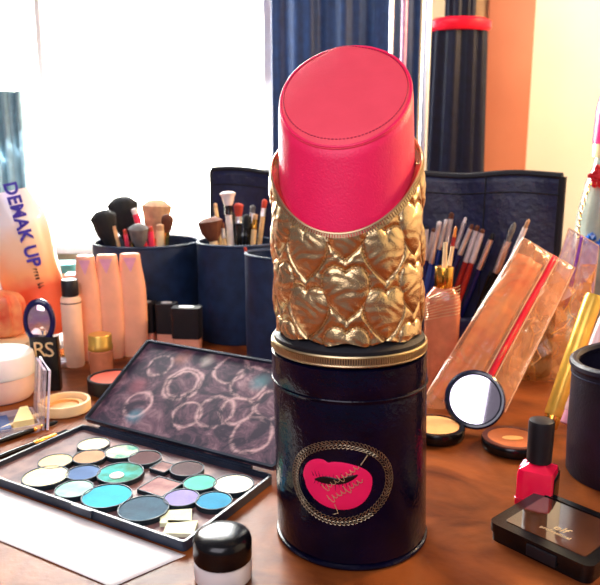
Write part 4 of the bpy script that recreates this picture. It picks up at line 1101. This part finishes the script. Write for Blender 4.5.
# gold and pink tubes leaning
def lean_tube(P0, P1, r, m, mcap, label, cat, txt=None):
    P0, P1 = Vector(P0), Vector(P1); L = (P1 - P0).length
    t = thing('leaning_tube', label, cat, P0); t.rotation_mode = 'QUATERNION'; t.rotation_quaternion = (P1 - P0).to_track_quat('Z', 'Y')
    finish('body', lathe(bm_new(), [(0, .012), (r * .9, .012), (r, .014), (r, L - .004), (r * .9, L), (0, L)], 32), m, t)
    finish('cap', lathe(bm_new(), [(0, 0), (r * .8, 0), (r * .86, .001), (r * .86, .0118), (0, .0118)], 32), mcap, t)
    if txt:
        bm = marks_bm(14, .075, r * .8, lambda x, y, h: Vector((math.sin(y / r + txa) * (r + h + .0002), -math.cos(y / r + txa) * (r + h + .0002), L * .5 + x)))
        finish('lettering', bm, M['dark_print'], t, smooth=0)
    return t
txa = .2
lean_tube(atY(549, 428, .595), atY(594, 296, .640), .0085, mat('yellow gold tube', '#F2C24E', .25, metal=.35, var=.1), M['gold_metal'], 'yellow gold tube with tiny dark lettering leaning by the black cup', 'tube', True)
lean_tube(atY(566, 424, .575), atY(606, 318, .610), .0062, mat('pearly pink tube', '#F4C9C4', .25, var=.05, coat=.5), M['pink_print'], 'thin pearly pink tube leaning against the black cup', 'tube')

# ornate bottle at the right edge
OB = thing('ornate_bottle', 'ornate bottle with bright pink cap, red rose and gold chain at the right edge', 'bottle', (.3900, .880, 0))
finish('glass_body', lathe(bm_new(), [(0, 0), (.030, 0), (.033, .004), (.034, .12), (.031, .17), (.024, .212), (.017, .232), (.015, .245), (0, .245)], 48), mat('smoky grey green glass', '#9DA898', .15, coat=.6, var=.3, vscale=30), OB)
finish('gold_collar', lathe(bm_new(), [(0, .2455), (.0185, .2455), (.0190, .247), (.0190, .262), (0, .262)], 40), mat('pale gold collar', '#F6DDA4', .3, metal=.3), OB)
finish('pink_cap', lathe(bm_new(), [(0, .2622), (.0185, .2622), (.0190, .264), (.0180, .305), (.0150, .322), (.008, .330), (0, .331)], 40), mat('bright pink cap', '#EE2A78', .3), OB)
bm = bm_new()
for k in range(5):
    for j in range(6 if k else 1):
        a = 2 * PI * j / 6 + k * .5; rr = .0030 * k; c = Vector((math.cos(a) * rr, -.002 * (5 - k), math.sin(a) * rr))
        bmesh.ops.create_uvsphere(bm, u_segments=10, v_segments=8, radius=.0042, matrix=Matrix.Translation(c) @ Matrix.Rotation(a, 4, 'Y') @ Matrix.Diagonal((1.1, .5, .8, 1)))
finish('rose', bm, mat('red rose', '#D0121E', .5), OB, loc=(-.0170, -.022, .222))
bm = bm_new()
for k in range(26):
    a = -PI * .5 - 1.25 + .05 * k * .4; z = .215 - k * .0045; c = Vector((-.0245 - .0125 * math.sin(min(1, k / 14) * PI / 2) , -.014 - .0004 * k, z))
    pts = []
    for q in range(10):
        e = 2 * PI * q / 10; v_ = Vector((.0018 * math.cos(e), 0, .0034 * math.sin(e)))
        if k % 2: v_ = Vector((0, .0018 * math.cos(e), .0034 * math.sin(e)))
        pts.append(c + v_)
    tube(bm, pts, .0007, 5, True)
finish('gold_chain', bm, M['gold_metal'], OB)
bm = bm_new()
for k in range(10):
    a = -PI / 2 - .9 + .2 * k
    bmesh.ops.create_icosphere(bm, subdivisions=1, radius=.0062, matrix=Matrix.Translation((.034 * math.cos(a), .034 * math.sin(a), .142 + .006 * math.sin(k * 2.1))))
finish('blue_gems', bm, mat('blue gem glass', '#1668C8', .08, coat=1, var=.4, vscale=150), OB, smooth=0)
